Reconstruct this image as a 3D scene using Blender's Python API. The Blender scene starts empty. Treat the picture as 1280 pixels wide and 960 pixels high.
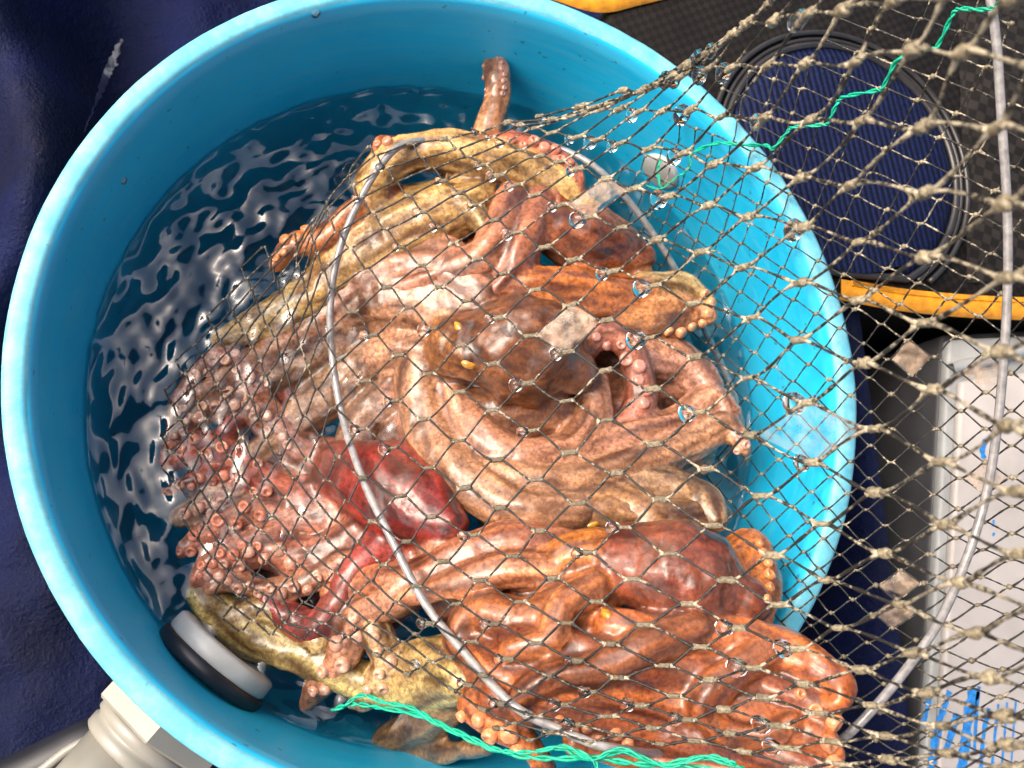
import bpy, bmesh, math, random
import numpy as np
from mathutils import Vector, Matrix, noise, kdtree
from mathutils.bvhtree import BVHTree

random.seed(11); RNG = np.random.default_rng(5)
scene = bpy.context.scene
col = scene.collection
rad = math.radians

# ------------------------------------------------------------------ camera
RIM = 0.34                                   # height of the bucket rim above the deck
FPX = 1150.0                                 # focal length in pixels of a 1280 wide frame
CAM = Vector((-0.1159, -0.1134, RIM + 0.5078))
CROT = Matrix.Rotation(0.1993, 3, 'X') @ Matrix.Rotation(-0.2558, 3, 'Y')
cam_d = bpy.data.cameras.new('camera'); cam = bpy.data.objects.new('camera', cam_d); col.objects.link(cam)
cam.matrix_world = Matrix.Translation(CAM) @ CROT.to_4x4()
cam_d.sensor_width = 36; cam_d.lens = 36 * FPX / 1280
cam_d.clip_start = 0.01; cam_d.clip_end = 200
cam_d.dof.use_dof = True; cam_d.dof.focus_distance = 0.51; cam_d.dof.aperture_fstop = cam_d.lens / 2.6
scene.camera = cam

# ------------------------------------------------------------------ light
SUN_EL, SUN_AZ = rad(46), rad(160)           # azimuth counted from +x, the sun stands to the left
world = bpy.data.worlds.new('World'); scene.world = world; world.use_nodes = True
wn = world.node_tree.nodes; wl = world.node_tree.links
sky = wn.new('ShaderNodeTexSky'); sky.sky_type = 'NISHITA'; sky.sun_disc = False
sky.sun_elevation = SUN_EL; sky.sun_rotation = rad(90) - SUN_AZ
sky.air_density = 1.0; sky.dust_density = 9.0; sky.ozone_density = 1.0
wn['Background'].inputs['Strength'].default_value = 0.15
wl.new(sky.outputs[0], wn['Background'].inputs['Color'])
sd = bpy.data.lights.new('sun', 'SUN'); sun = bpy.data.objects.new('sun', sd); col.objects.link(sun)
sd.energy = 0.8; sd.angle = rad(34); sd.color = (1.0, 0.95, 0.88)
sdir = Vector((math.cos(SUN_EL) * math.cos(SUN_AZ), math.cos(SUN_EL) * math.sin(SUN_AZ), math.sin(SUN_EL)))
sun.rotation_euler = sdir.to_track_quat('Z', 'Y').to_euler()
vs = scene.view_settings
vs.view_transform = 'Standard'; vs.look = 'None'; vs.exposure = 1.18; vs.gamma = 1.0; vs.use_curve_mapping = False
scene.cycles.use_denoising = True
scene.cycles.max_bounces = 8; scene.cycles.transparent_max_bounces = 24
scene.cycles.sample_clamp_indirect = 6.0

# ------------------------------------------------------------------ helpers
def ray(px, py):
    return CROT @ Vector(((px - 640) / FPX, -(py - 480) / FPX, -1.0))
def at(px, py, d):                           # the point seen there, d metres from the lens along its axis
    return CAM + ray(px, py) * d
def depth_at_z(px, py, z):
    return (z - CAM.z) / ray(px, py).z
def at_z(px, py, z):
    return at(px, py, depth_at_z(px, py, z))

class TPS:
    def __init__(s, X, Y, lam=1e-6):
        X = np.array(X, float); Y = np.array(Y, float)
        s.m = X.mean(0); s.sc = X.std() + 1e-9
        s.X = (X - s.m) / s.sc; n = len(X)
        K = s.k(s.X, s.X) + lam * np.eye(n); P = np.c_[np.ones(n), s.X]
        A = np.block([[K, P], [P.T, np.zeros((3, 3))]])
        s.w = np.linalg.solve(A, np.r_[Y.reshape(n, -1), np.zeros((3, Y.reshape(n, -1).shape[1]))])
    @staticmethod
    def k(a, b):
        d = ((a[:, None, :] - b[None]) ** 2).sum(-1)
        return 0.5 * d * np.log(d + 1e-12)
    def __call__(s, *q):
        Q = (np.array(q, float).reshape(-1, 2) - s.m) / s.sc
        return s.k(Q, s.X) @ s.w[:-3] + np.c_[np.ones(len(Q)), Q] @ s.w[-3:]

def link(name, me, mat=None, parent=None, smooth=True):
    o = bpy.data.objects.new(name, me); col.objects.link(o)
    if mat is not None and not me.materials: me.materials.append(mat)
    if smooth and len(me.polygons): me.polygons.foreach_set('use_smooth', [True] * len(me.polygons))
    if parent: o.parent = parent
    return o
def mesh(name, V, F, mat=None, parent=None, smooth=True):
    me = bpy.data.meshes.new(name); me.from_pydata([tuple(v) for v in V], [], F); me.update()
    return link(name, me, mat, parent, smooth)
def tag(o, label=None, cat=None, group=None, kind=None):
    if label: o['label'] = label
    if cat: o['category'] = cat
    if group: o['group'] = group
    if kind: o['kind'] = kind
    return o
def empty(name, loc, label, cat, group=None):
    o = bpy.data.objects.new(name, None); col.objects.link(o); o.location = loc; o.empty_display_size = 0.02
    bpy.context.view_layer.update()
    return tag(o, label, cat, group)
def adopt(o, parent):                        # parent a mesh built in world coordinates
    o.parent = parent
    o.matrix_parent_inverse = Matrix.Translation(-parent.location) if parent.parent is None else Matrix()
    return o

def catmull(pts, n):
    pts = [np.array(p, float) for p in pts]
    P = [2 * pts[0] - pts[1]] + pts + [2 * pts[-1] - pts[-2]]
    out = []
    for i in range(1, len(P) - 2):
        for k in range(n):
            t = k / n
            a, b, c, d = P[i - 1], P[i], P[i + 1], P[i + 2]
            out.append(0.5 * ((2 * b) + (c - a) * t + (2 * a - 5 * b + 4 * c - d) * t * t + (3 * b - a - 3 * c + d) * t ** 3))
    out.append(P[-2]); return out

def tube_into(V, F, pts, radii, seg=6, cap=True, closed=False, phase=0.0, rough=None):
    pts = [Vector(p) for p in pts]; n = len(pts); base = len(V)
    t0 = (pts[1] - pts[0]).normalized()
    nrm = t0.orthogonal().normalized()
    for i in range(n):
        if closed: t = (pts[(i + 1) % n] - pts[i - 1])
        else: t = pts[min(i + 1, n - 1)] - pts[max(i - 1, 0)]
        t.normalize()
        nrm = (nrm - t * nrm.dot(t))
        nrm = nrm.normalized() if nrm.length > 1e-6 else t.orthogonal().normalized()
        bn = t.cross(nrm)
        for k in range(seg):
            a = 2 * math.pi * k / seg + phase
            rr_ = radii[i]
            if rough is not None: rr_ *= 1 + 0.13 * noise.noise((math.cos(a) * 1.5 + rough, math.sin(a) * 1.5, i * 0.16)) + 0.07 * noise.noise((math.cos(a) * 3.2, math.sin(a) * 3.2 + rough, i * 0.55)) + 0.05 * noise.noise((rough, i * 1.1, 3))
            V.append(pts[i] + (nrm * math.cos(a) + bn * math.sin(a)) * rr_)
    for i in range(n if closed else n - 1):
        j = (i + 1) % n
        for k in range(seg):
            F.append((base + i * seg + k, base + i * seg + (k + 1) % seg, base + j * seg + (k + 1) % seg, base + j * seg + k))
    if cap and not closed:
        F.append(tuple(base + k for k in reversed(range(seg))))
        F.append(tuple(base + (n - 1) * seg + k for k in range(seg)))

def lathe(profile, seg=48, axis='Z', closed_profile=False):
    V, F = [], []; n = len(profile)
    for k in range(seg):
        a = 2 * math.pi * k / seg
        for r, z in profile: V.append((r * math.cos(a), r * math.sin(a), z))
    m = n if closed_profile else n - 1
    for k in range(seg):
        k2 = (k + 1) % seg
        for i in range(m):
            j = (i + 1) % n
            F.append((k * n + i, k2 * n + i, k2 * n + j, k * n + j))
    return V, F

# ------------------------------------------------------------------ materials
def new_mat(name):
    m = bpy.data.materials.new(name); m.use_nodes = True
    return m, m.node_tree.nodes, m.node_tree.links, m.node_tree.nodes['Principled BSDF']
def ramp(n, stops):
    r = n.new('ShaderNodeValToRGB'); e = r.color_ramp.elements
    while len(e) < len(stops): e.new(0.5)
    for el, (p, c) in zip(e, stops):
        el.position = p; el.color = (*c, 1) if len(c) == 3 else c
    return r
def tex_noise(n, l, scale, detail=4, rough=0.55, coord='Object', dist=0.0, vec=None):
    tc = n.new('ShaderNodeTexCoord'); t = n.new('ShaderNodeTexNoise')
    t.inputs['Scale'].default_value = scale; t.inputs['Detail'].default_value = detail
    t.inputs['Roughness'].default_value = rough; t.inputs['Distortion'].default_value = dist
    l.new(vec if vec is not None else tc.outputs[coord], t.inputs['Vector']); return t
def bump(n, l, b, src, strength, dist, prev=None):
    bp = n.new('ShaderNodeBump'); bp.inputs['Strength'].default_value = strength; bp.inputs['Distance'].default_value = dist
    l.new(src, bp.inputs['Height'])
    if prev is not None: l.new(prev.outputs[0], bp.inputs['Normal'])
    l.new(bp.outputs[0], b.inputs['Normal']); return bp
def mix(n, l, fac, a, b, mode='MIX'):
    m = n.new('ShaderNodeMix'); m.data_type = 'RGBA'; m.blend_type = mode
    for sock, v in ((m.inputs[0], fac), (m.inputs[6], a), (m.inputs[7], b)):
        if isinstance(v, (int, float)): sock.default_value = v
        elif isinstance(v, tuple): sock.default_value = (*v, 1)
        else: l.new(v, sock)
    return m.outputs[2]
def simple(name, c, rough=0.5, nscale=40, namp=0.25, bstr=0.2, bdist=0.001, metal=0.0, coat=0.0):
    m, n, l, b = new_mat(name)
    t = tex_noise(n, l, nscale, 6)
    lo = tuple(x * (1 - namp) for x in c); hi = tuple(min(1, x * (1 + namp)) for x in c)
    r = ramp(n, [(0.3, lo), (0.7, hi)]); l.new(t.outputs[0], r.inputs[0]); l.new(r.outputs[0], b.inputs['Base Color'])
    b.inputs['Roughness'].default_value = rough; b.inputs['Metallic'].default_value = metal; b.inputs['Coat Weight'].default_value = coat
    bump(n, l, b, t.outputs[0], bstr, bdist)
    return m

def mat_bucket():
    m, n, l, b = new_mat('blue_plastic')
    t1 = tex_noise(n, l, 9, 5, 0.6)
    r1 = ramp(n, [(0.3, (0.006, 0.40, 0.69)), (0.7, (0.016, 0.50, 0.79))]); l.new(t1.outputs[0], r1.inputs[0])
    tc = n.new('ShaderNodeTexCoord'); mp = n.new('ShaderNodeMapping'); mp.inputs['Scale'].default_value = (4, 4, 60)
    l.new(tc.outputs['Object'], mp.inputs['Vector'])
    t2 = tex_noise(n, l, 3, 6, 0.7, vec=mp.outputs[0])               # faint moulding and tide lines running round
    r2 = ramp(n, [(0.45, (0, 0, 0)), (0.75, (1, 1, 1))]); l.new(t2.outputs[0], r2.inputs[0])
    c1 = mix(n, l, 0.0, r1.outputs[0], (0.08, 0.45, 0.62))
    mm = n.new('ShaderNodeMath'); mm.operation = 'MULTIPLY'; mm.inputs[1].default_value = 0.6
    l.new(r2.outputs[0], mm.inputs[0]); l.new(mm.outputs[0], c1.node.inputs[0])
    v = n.new('ShaderNodeTexNoise'); v.inputs['Scale'].default_value = 140; v.inputs['Detail'].default_value = 2
    l.new(tc.outputs['Object'], v.inputs['Vector'])
    rs = ramp(n, [(0.70, (0, 0, 0)), (0.74, (1, 1, 1))]); l.new(v.outputs[0], rs.inputs[0])
    c2 = mix(n, l, 0.0, c1, (0.03, 0.05, 0.05))
    mm2 = n.new('ShaderNodeMath'); mm2.operation = 'MULTIPLY'; mm2.inputs[1].default_value = 0.55
    l.new(rs.outputs[0], mm2.inputs[0]); l.new(mm2.outputs[0], c2.node.inputs[0])
    l.new(c2, b.inputs['Base Color'])
    b.inputs['Roughness'].default_value = 0.38
    b.inputs['Subsurface Weight'].default_value = 0.0
    bump(n, l, b, t2.outputs[0], 0.12, 0.002)
    return m
def mat_rim():
    m, n, l, b = new_mat('faded_rim')
    t1 = tex_noise(n, l, 70, 8, 0.75)
    r1 = ramp(n, [(0.33, (0.08, 0.41, 0.55)), (0.50, (0.14, 0.48, 0.60)), (0.62, (0.21, 0.53, 0.62)), (0.8, (0.10, 0.43, 0.56))])
    l.new(t1.outputs[0], r1.inputs[0])
    t2 = tex_noise(n, l, 260, 4)
    r2 = ramp(n, [(0.66, (0, 0, 0)), (0.72, (1, 1, 1))]); l.new(t2.outputs[0], r2.inputs[0])
    c = mix(n, l, 0.0, r1.outputs[0], (0.12, 0.2, 0.16))
    mm = n.new('ShaderNodeMath'); mm.operation = 'MULTIPLY'; mm.inputs[1].default_value = 0.5
    l.new(r2.outputs[0], mm.inputs[0]); l.new(mm.outputs[0], c.node.inputs[0])
    l.new(c, b.inputs['Base Color']); b.inputs['Roughness'].default_value = 0.5
    bump(n, l, b, t1.outputs[0], 0.25, 0.001)
    return m
def mat_skin():
    m, n, l, b = new_mat('octopus_skin')
    at_ = n.new('ShaderNodeAttribute'); at_.attribute_name = 'tint'
    t1 = tex_noise(n, l, 55, 6, 0.65, dist=0.6)
    sk = n.new('ShaderNodeAttribute'); sk.attribute_name = 'streak'
    sa = n.new('ShaderNodeMath'); sa.operation = 'MULTIPLY_ADD'; sa.inputs[1].default_value = 0.6
    hb = n.new('ShaderNodeMath'); hb.operation = 'MULTIPLY'; hb.inputs[1].default_value = 0.4
    l.new(t1.outputs[0], hb.inputs[0]); l.new(sk.outputs['Fac'], sa.inputs[0]); l.new(hb.outputs[0], sa.inputs[2])
    r1 = ramp(n, [(0.32, (0.30, 0.20, 0.14)), (0.47, (0.85, 0.80, 0.75)), (0.60, (1.40, 1.38, 1.36)), (0.74, (1.9, 2.05, 2.1))]); l.new(sa.outputs[0], r1.inputs[0])
    c1 = mix(n, l, 1.0, at_.outputs['Color'], r1.outputs[0], 'MULTIPLY')
    t2 = tex_noise(n, l, 400, 4, 0.65)                                # fine chromatophore speckle
    r2 = ramp(n, [(0.36, (0.45, 0.33, 0.27)), (0.55, (1.05, 1.05, 1.05)), (0.75, (1.3, 1.28, 1.22))]); l.new(t2.outputs[0], r2.inputs[0])
    c2 = mix(n, l, 0.85, c1, r2.outputs[0], 'MULTIPLY')
    t3 = tex_noise(n, l, 17, 4, 0.6)
    r3 = ramp(n, [(0.44, (0, 0, 0)), (0.62, (0.55, 0.55, 0.55))]); l.new(t3.outputs[0], r3.inputs[0])
    c3 = mix(n, l, r3.outputs[0], c2, (0.52, 0.29, 0.19))             # pale washed out patches
    hs = n.new('ShaderNodeMath'); hs.operation = 'MULTIPLY'; hs.inputs[1].default_value = 0.24
    l.new(r3.outputs[0], hs.inputs[0]); l.new(hs.outputs[0], c3.node.inputs[0])
    vo = n.new('ShaderNodeTexVoronoi'); vo.feature = 'DISTANCE_TO_EDGE'; vo.inputs['Scale'].default_value = 190
    tcv = n.new('ShaderNodeTexCoord'); wr = tex_noise(n, l, 90, 3)
    wm = n.new('ShaderNodeVectorMath'); wm.operation = 'MULTIPLY_ADD'; wm.inputs[1].default_value = (0.012, 0.012, 0.012)
    l.new(wr.outputs['Color'], wm.inputs[0]); l.new(tcv.outputs['Object'], wm.inputs[2]); l.new(wm.outputs[0], vo.inputs['Vector'])
    rv = ramp(n, [(0.0, (0.50, 0.40, 0.33)), (0.16, (0.92, 0.90, 0.88)), (0.5, (1.18, 1.18, 1.18))]); l.new(vo.outputs['Distance'], rv.inputs[0])
    c3 = mix(n, l, 0.5, c3, rv.outputs[0], 'MULTIPLY')               # the net-like cells of the skin
    l.new(c3, b.inputs['Base Color'])
    b.inputs['Roughness'].default_value = 0.45; b.inputs['Coat Weight'].default_value = 0.55; b.inputs['Coat Roughness'].default_value = 0.09
    b.inputs['Subsurface Weight'].default_value = 0.05; b.inputs['Subsurface Radius'].default_value = (0.006, 0.002, 0.001)
    b.inputs['Subsurface Scale'].default_value = 0.6
    bp = bump(n, l, b, t1.outputs[0], 0.16, 0.003)
    bp = bump(n, l, b, t2.outputs[0], 0.3, 0.0007, bp)
    bump(n, l, b, vo.outputs['Distance'], 0.2, 0.0007, bp)
    cb = n.new('ShaderNodeBump'); cb.inputs['Strength'].default_value = 0.10; cb.inputs['Distance'].default_value = 0.003
    l.new(t1.outputs[0], cb.inputs['Height']); l.new(cb.outputs[0], b.inputs['Coat Normal'])
    return m
def mat_water():
    m = bpy.data.materials.new('bucket_water'); m.use_nodes = True
    n, l = m.node_tree.nodes, m.node_tree.links; n.clear()
    out = n.new('ShaderNodeOutputMaterial'); mx = n.new('ShaderNodeMixShader')
    fr = n.new('ShaderNodeFresnel'); fr.inputs['IOR'].default_value = 1.62
    tr = n.new('ShaderNodeBsdfTransparent'); tr.inputs[0].default_value = (0.93, 0.97, 0.97, 1)
    gl = n.new('ShaderNodeBsdfGlossy'); gl.inputs['Roughness'].default_value = 0.07; gl.inputs[0].default_value = (1, 1, 1, 1)
    ge = n.new('ShaderNodeNewGeometry'); mu = n.new('ShaderNodeMath'); mu.operation = 'MULTIPLY'; iv = n.new('ShaderNodeMath'); iv.operation = 'SUBTRACT'; iv.inputs[0].default_value = 1.0
    l.new(ge.outputs['Backfacing'], iv.inputs[1]); l.new(fr.outputs[0], mu.inputs[0]); l.new(iv.outputs[0], mu.inputs[1])
    l.new(mu.outputs[0], mx.inputs[0]); l.new(tr.outputs[0], mx.inputs[1]); l.new(gl.outputs[0], mx.inputs[2])
    l.new(mx.outputs[0], out.inputs['Surface'])
    va = n.new('ShaderNodeVolumeAbsorption'); va.inputs['Color'].default_value = (0.10, 0.52, 0.44, 1); va.inputs['Density'].default_value = 1.7
    l.new(va.outputs[0], out.inputs['Volume'])
    return m
def mat_film(name, c, alpha, ior=1.45, sharp=0.3):
    m = bpy.data.materials.new(name); m.use_nodes = True
    n, l = m.node_tree.nodes, m.node_tree.links; n.clear()
    out = n.new('ShaderNodeOutputMaterial'); mx = n.new('ShaderNodeMixShader'); mx2 = n.new('ShaderNodeMixShader')
    fr = n.new('ShaderNodeFresnel'); fr.inputs['IOR'].default_value = ior
    tr = n.new('ShaderNodeBsdfTransparent'); df = n.new('ShaderNodeBsdfDiffuse'); df.inputs[0].default_value = (*c, 1)
    gl = n.new('ShaderNodeBsdfGlossy'); gl.inputs['Roughness'].default_value = 0.05
    tc = n.new('ShaderNodeTexCoord'); t = n.new('ShaderNodeTexNoise'); t.inputs['Scale'].default_value = 160; t.inputs['Detail'].default_value = 6
    l.new(tc.outputs['Object'], t.inputs['Vector'])
    r = ramp(n, [(0.3, (max(0, alpha - sharp),) * 3), (0.7, (min(1, alpha + sharp),) * 3)]); l.new(t.outputs[0], r.inputs[0])
    bp = n.new('ShaderNodeBump'); bp.inputs['Strength'].default_value = 0.5; bp.inputs['Distance'].default_value = 0.002
    l.new(t.outputs[0], bp.inputs['Height']); l.new(bp.outputs[0], gl.inputs['Normal']); l.new(bp.outputs[0], df.inputs['Normal'])
    l.new(r.outputs[0], mx.inputs[0]); l.new(tr.outputs[0], mx.inputs[1]); l.new(df.outputs[0], mx.inputs[2])
    l.new(fr.outputs[0], mx2.inputs[0]); l.new(mx.outputs[0], mx2.inputs[1]); l.new(gl.outputs[0], mx2.inputs[2])
    l.new(mx2.outputs[0], out.inputs['Surface']); return m
def mat_drop():
    m, n, l, b = new_mat('clinging_water')
    t = tex_noise(n, l, 20, 2); bump(n, l, b, t.outputs[0], 0.05, 0.0005)
    b.inputs['Base Color'].default_value = (1, 1, 1, 1); b.inputs['Roughness'].default_value = 0.0
    b.inputs['Transmission Weight'].default_value = 1.0; b.inputs['IOR'].default_value = 1.33
    return m
def mat_twine(name, dark, mud, lo, hi):
    m, n, l, b = new_mat(name)
    at_ = n.new('ShaderNodeAttribute'); at_.attribute_name = 'mud'
    t = tex_noise(n, l, 330, 4, 0.7); tb = tex_noise(n, l, 70, 4, 0.6)
    av = n.new('ShaderNodeMath'); av.operation = 'MULTIPLY_ADD'; av.inputs[1].default_value = 0.7
    sb = n.new('ShaderNodeMath'); sb.operation = 'MULTIPLY'; sb.inputs[1].default_value = 0.5
    l.new(tb.outputs[0], sb.inputs[0]); l.new(t.outputs[0], av.inputs[0]); l.new(sb.outputs[0], av.inputs[2])
    ad = n.new('ShaderNodeMath'); ad.operation = 'ADD'; l.new(av.outputs[0], ad.inputs[0]); l.new(at_.outputs['Fac'], ad.inputs[1])
    r = ramp(n, [(lo, dark), ((lo + hi) / 2, tuple(0.6 * x for x in mud)), (hi, mud)]); l.new(ad.outputs[0], r.inputs[0]); l.new(r.outputs[0], b.inputs['Base Color'])
    b.inputs['Roughness'].default_value = 0.4
    bump(n, l, b, t.outputs[0], 0.8, 0.0015)
    return m
def mat_mud():
    m, n, l, b = new_mat('wet_mud')
    tc = n.new('ShaderNodeTexCoord'); t = tex_noise(n, l, 2.2, 7, 0.75)
    r = ramp(n, [(0.32, (0.035, 0.028, 0.02)), (0.42, (0.24, 0.195, 0.125)), (0.55, (0.44, 0.375, 0.25)), (0.75, (0.54, 0.48, 0.36))])
    l.new(t.outputs[0], r.inputs[0]); oi = n.new('ShaderNodeObjectInfo')
    l.new(mix(n, l, 1.0, r.outputs[0], oi.outputs['Color'], 'MULTIPLY'), b.inputs['Base Color'])
    b.inputs['Roughness'].default_value = 0.35
    bump(n, l, b, t.outputs[0], 0.7, 0.0015); return m
def mat_tarp():
    m, n, l, b = new_mat('navy_tarp')
    t = tex_noise(n, l, 7, 5, 0.6)
    r = ramp(n, [(0.3, (0.0006, 0.0013, 0.009)), (0.7, (0.0016, 0.0075, 0.066))]); l.new(t.outputs[0], r.inputs[0])
    l.new(r.outputs[0], b.inputs['Base Color']); b.inputs['Roughness'].default_value = 0.42; b.inputs['Specular IOR Level'].default_value = 0.22
    t2 = tex_noise(n, l, 60, 8, 0.7); bp = bump(n, l, b, t2.outputs[0], 0.6, 0.010)
    t3 = tex_noise(n, l, 300, 5, 0.7); bump(n, l, b, t3.outputs[0], 0.9, 0.003, bp); return m
def mat_weave(name, c, scale, strength):
    m, n, l, b = new_mat(name)
    tc = n.new('ShaderNodeTexCoord'); ch = n.new('ShaderNodeTexChecker'); ch.inputs['Scale'].default_value = scale
    mp = n.new('ShaderNodeMapping'); mp.inputs['Rotation'].default_value = (0, 0, 0.35); l.new(tc.outputs['Object'], mp.inputs['Vector'])
    ch.inputs['Color1'].default_value = (*c, 1); ch.inputs['Color2'].default_value = (*[x * 0.45 for x in c], 1)
    l.new(mp.outputs[0], ch.inputs['Vector'])
    t = tex_noise(n, l, 25, 5); r = ramp(n, [(0.3, (0.6, 0.6, 0.6)), (0.7, (1.3, 1.3, 1.3))]); l.new(t.outputs[0], r.inputs[0])
    l.new(mix(n, l, 1.0, ch.outputs['Color'], r.outputs[0], 'MULTIPLY'), b.inputs['Base Color'])
    b.inputs['Roughness'].default_value = 0.6; b.inputs['Specular IOR Level'].default_value = 0.15
    bump(n, l, b, ch.outputs['Fac'], strength, 0.001); return m
def mat_rib():
    m, n, l, b = new_mat('ribbed_navy')
    tc = n.new('ShaderNodeTexCoord'); w = n.new('ShaderNodeTexWave'); w.inputs['Scale'].default_value = 62; w.inputs['Distortion'].default_value = 0.6
    w.inputs['Detail'].default_value = 2
    mp = n.new('ShaderNodeMapping'); mp.inputs['Rotation'].default_value = (0, 0, -0.12); l.new(tc.outputs['Object'], mp.inputs['Vector']); l.new(mp.outputs[0], w.inputs['Vector'])
    t = tex_noise(n, l, 500, 2); 
    r = ramp(n, [(0.2, (0.0015, 0.003, 0.014)), (0.8, (0.005, 0.010, 0.050))]); l.new(w.outputs[1], r.inputs[0])
    r2 = ramp(n, [(0.35, (0.5, 0.5, 0.5)), (0.65, (1.4, 1.4, 1.4))]); l.new(t.outputs[0], r2.inputs[0])
    l.new(mix(n, l, 1.0, r.outputs[0], r2.outputs[0], 'MULTIPLY'), b.inputs['Base Color'])
    b.inputs['Roughness'].default_value = 0.6; b.inputs['Specular IOR Level'].default_value = 0.15; bump(n, l, b, w.outputs[1], 0.6, 0.001); return m

M = dict(bucket=mat_bucket(), rim=mat_rim(), skin=mat_skin(), water=mat_water(), drop=mat_drop(), mud=mat_mud(), tarp=mat_tarp(),
         twine=mat_twine('net_twine', (0.016, 0.015, 0.013), (0.46, 0.40, 0.29), 0.70, 0.83),
         green=simple('green_cord', (0.0, 0.36, 0.21), 0.45, 300, 0.4, 0.6, 0.001),
         wire=simple('clear_coated_wire', (0.24, 0.23, 0.23), 0.3, 220, 0.35, 0.2, 0.0006, coat=0.5),
         film=mat_film('mud_film', (0.36, 0.27, 0.20), 0.28, 1.3, 0.55), clear=mat_film('water_film', (0.45, 0.5, 0.5), 0.10, 1.25),
         grey=simple('grey_pvc', (0.23, 0.22, 0.19), 0.35, 30, 0.12, 0.08, 0.001), white=simple('pale_pvc', (0.40, 0.40, 0.385), 0.4, 50, 0.15, 0.1, 0.001),
         rubber=simple('black_rubber', (0.012, 0.013, 0.018), 0.4, 60, 0.3),
         black=mat_weave('black_weave', (0.010, 0.008, 0.007), 210, 0.8), check=mat_weave('black_check', (0.020, 0.017, 0.015), 125, 0.9), rib=mat_rib(),
         piping=simple('black_piping', (0.022, 0.02, 0.02), 0.35, 90, 0.3), orange=simple('orange_tape', (0.62, 0.25, 0.01), 0.5, 120, 0.3, 0.3, 0.001),
         overhead_blocker=simple('grey_blocker', (0.30, 0.31, 0.32), 0.7, 20, 0.2),
         deck=simple('dark_deck', (0.008, 0.008, 0.010), 0.5, 20, 0.4, 0.3, 0.003),
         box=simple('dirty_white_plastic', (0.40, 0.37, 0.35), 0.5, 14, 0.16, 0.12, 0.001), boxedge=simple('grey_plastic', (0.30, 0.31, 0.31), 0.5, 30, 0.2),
         boxside=simple('shaded_side_plastic', (0.045, 0.045, 0.05), 0.5, 30, 0.3), ink=simple('blue_marker', (0.02, 0.20, 0.55), 0.5, 300, 0.4),
         eye=simple('amber_eye', (0.50, 0.24, 0.02), 0.12, 200, 0.3, coat=1.0), eyeslit=simple('eye_slit', (0.02, 0.012, 0.01), 0.2, 200, 0.2),
         rub=mat_film('rubbed_streak', (0.50, 0.44, 0.42), 0.45, 1.2, 0.55))
def mat_sucker():
    m, n, l, b = new_mat('sucker_skin')
    at_ = n.new('ShaderNodeObjectInfo'); t = tex_noise(n, l, 3, 3)
    r = ramp(n, [(0.3, (0.75, 0.7, 0.7)), (0.7, (1.25, 1.25, 1.2))]); l.new(t.outputs[0], r.inputs[0])
    l.new(mix(n, l, 1.0, at_.outputs['Color'], r.outputs[0], 'MULTIPLY'), b.inputs['Base Color'])
    b.inputs['Roughness'].default_value = 0.28; b.inputs['Coat Weight'].default_value = 0.6; b.inputs['Coat Roughness'].default_value = 0.08
    b.inputs['Subsurface Weight'].default_value = 0.15; b.inputs['Subsurface Radius'].default_value = (0.004, 0.0015, 0.001)
    return m
M['sucker'] = mat_sucker()

# ------------------------------------------------------------------ the setting
def grid_plane(name, x0, x1, y0, y1, nx, ny, zf, mat):
    V, F = [], []
    for j in range(ny + 1):
        for i in range(nx + 1):
            x = x0 + (x1 - x0) * i / nx; y = y0 + (y1 - y0) * j / ny; V.append((x, y, zf(x, y)))
    for j in range(ny):
        for i in range(nx):
            a = j * (nx + 1) + i; F.append((a, a + 1, a + nx + 2, a + nx + 1))
    return mesh(name, V, F, mat)
deck = grid_plane('deck', -2, 2, -2, 2, 40, 40, lambda x, y: 0.002 * noise.noise((x * 8, y * 8, 0)), M['deck'])
tag(deck, kind='structure')
# added slab overhead, out of view: shades the bucket and darkens the wet reflections
V = []
for z in (1.52, 1.56):
    for x, y in ((-1.21, -1.09), (0.99, 1.16), (1.60, 0.55), (-0.60, -1.70)): V.append((x, y, z))
overhead_blocker = mesh('overhead_blocker', V, [(3, 2, 1, 0), (4, 5, 6, 7), (0, 1, 5, 4), (1, 2, 6, 5), (2, 3, 7, 6), (3, 0, 4, 7)], M['overhead_blocker'], None, False); tag(overhead_blocker, kind='structure')

TRX = at_z(1084, 560, 0.25).x
def tarp_z(x, y):
    r = math.hypot(x, y); a = math.atan2(y, x)
    fold = 0.5 + 0.5 * math.sin(x * 26 + 5.0 * noise.noise((x * 3, y * 3, 1)) - y * 7)
    fine = noise.noise((x * 14, y * 9, 3)) * 0.018 + noise.noise((x * 38, y * 30, 7)) * 0.006
    left = 1 / (1 + math.exp((x + 0.18) / 0.03))
    up = 1 / (1 + math.exp(-(y - 0.02) / 0.06))
    h = 0.02 + left * (up * (0.05 + 0.12 * fold) + (1 - up) * 0.12) + fine
    right = math.exp(-((x - TRX) / 0.022) ** 4) * (1 / (1 + math.exp(-(y + 0.33) / 0.02)))
    h = max(h, 0.02 + 0.235 * right)
    near = min(1, max(0, (r - 0.245) / 0.03))
    return max(0.012, h * near + 0.012 * (1 - near))
tarp = grid_plane('navy_tarpaulin', -0.75, TRX + 0.035, -0.6, 0.62, 220, 200, tarp_z, M['tarp'])
tag(tarp, 'dark navy tarpaulin spread in folds under and around the blue bucket', 'tarpaulin')
V, F = [], []
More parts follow.
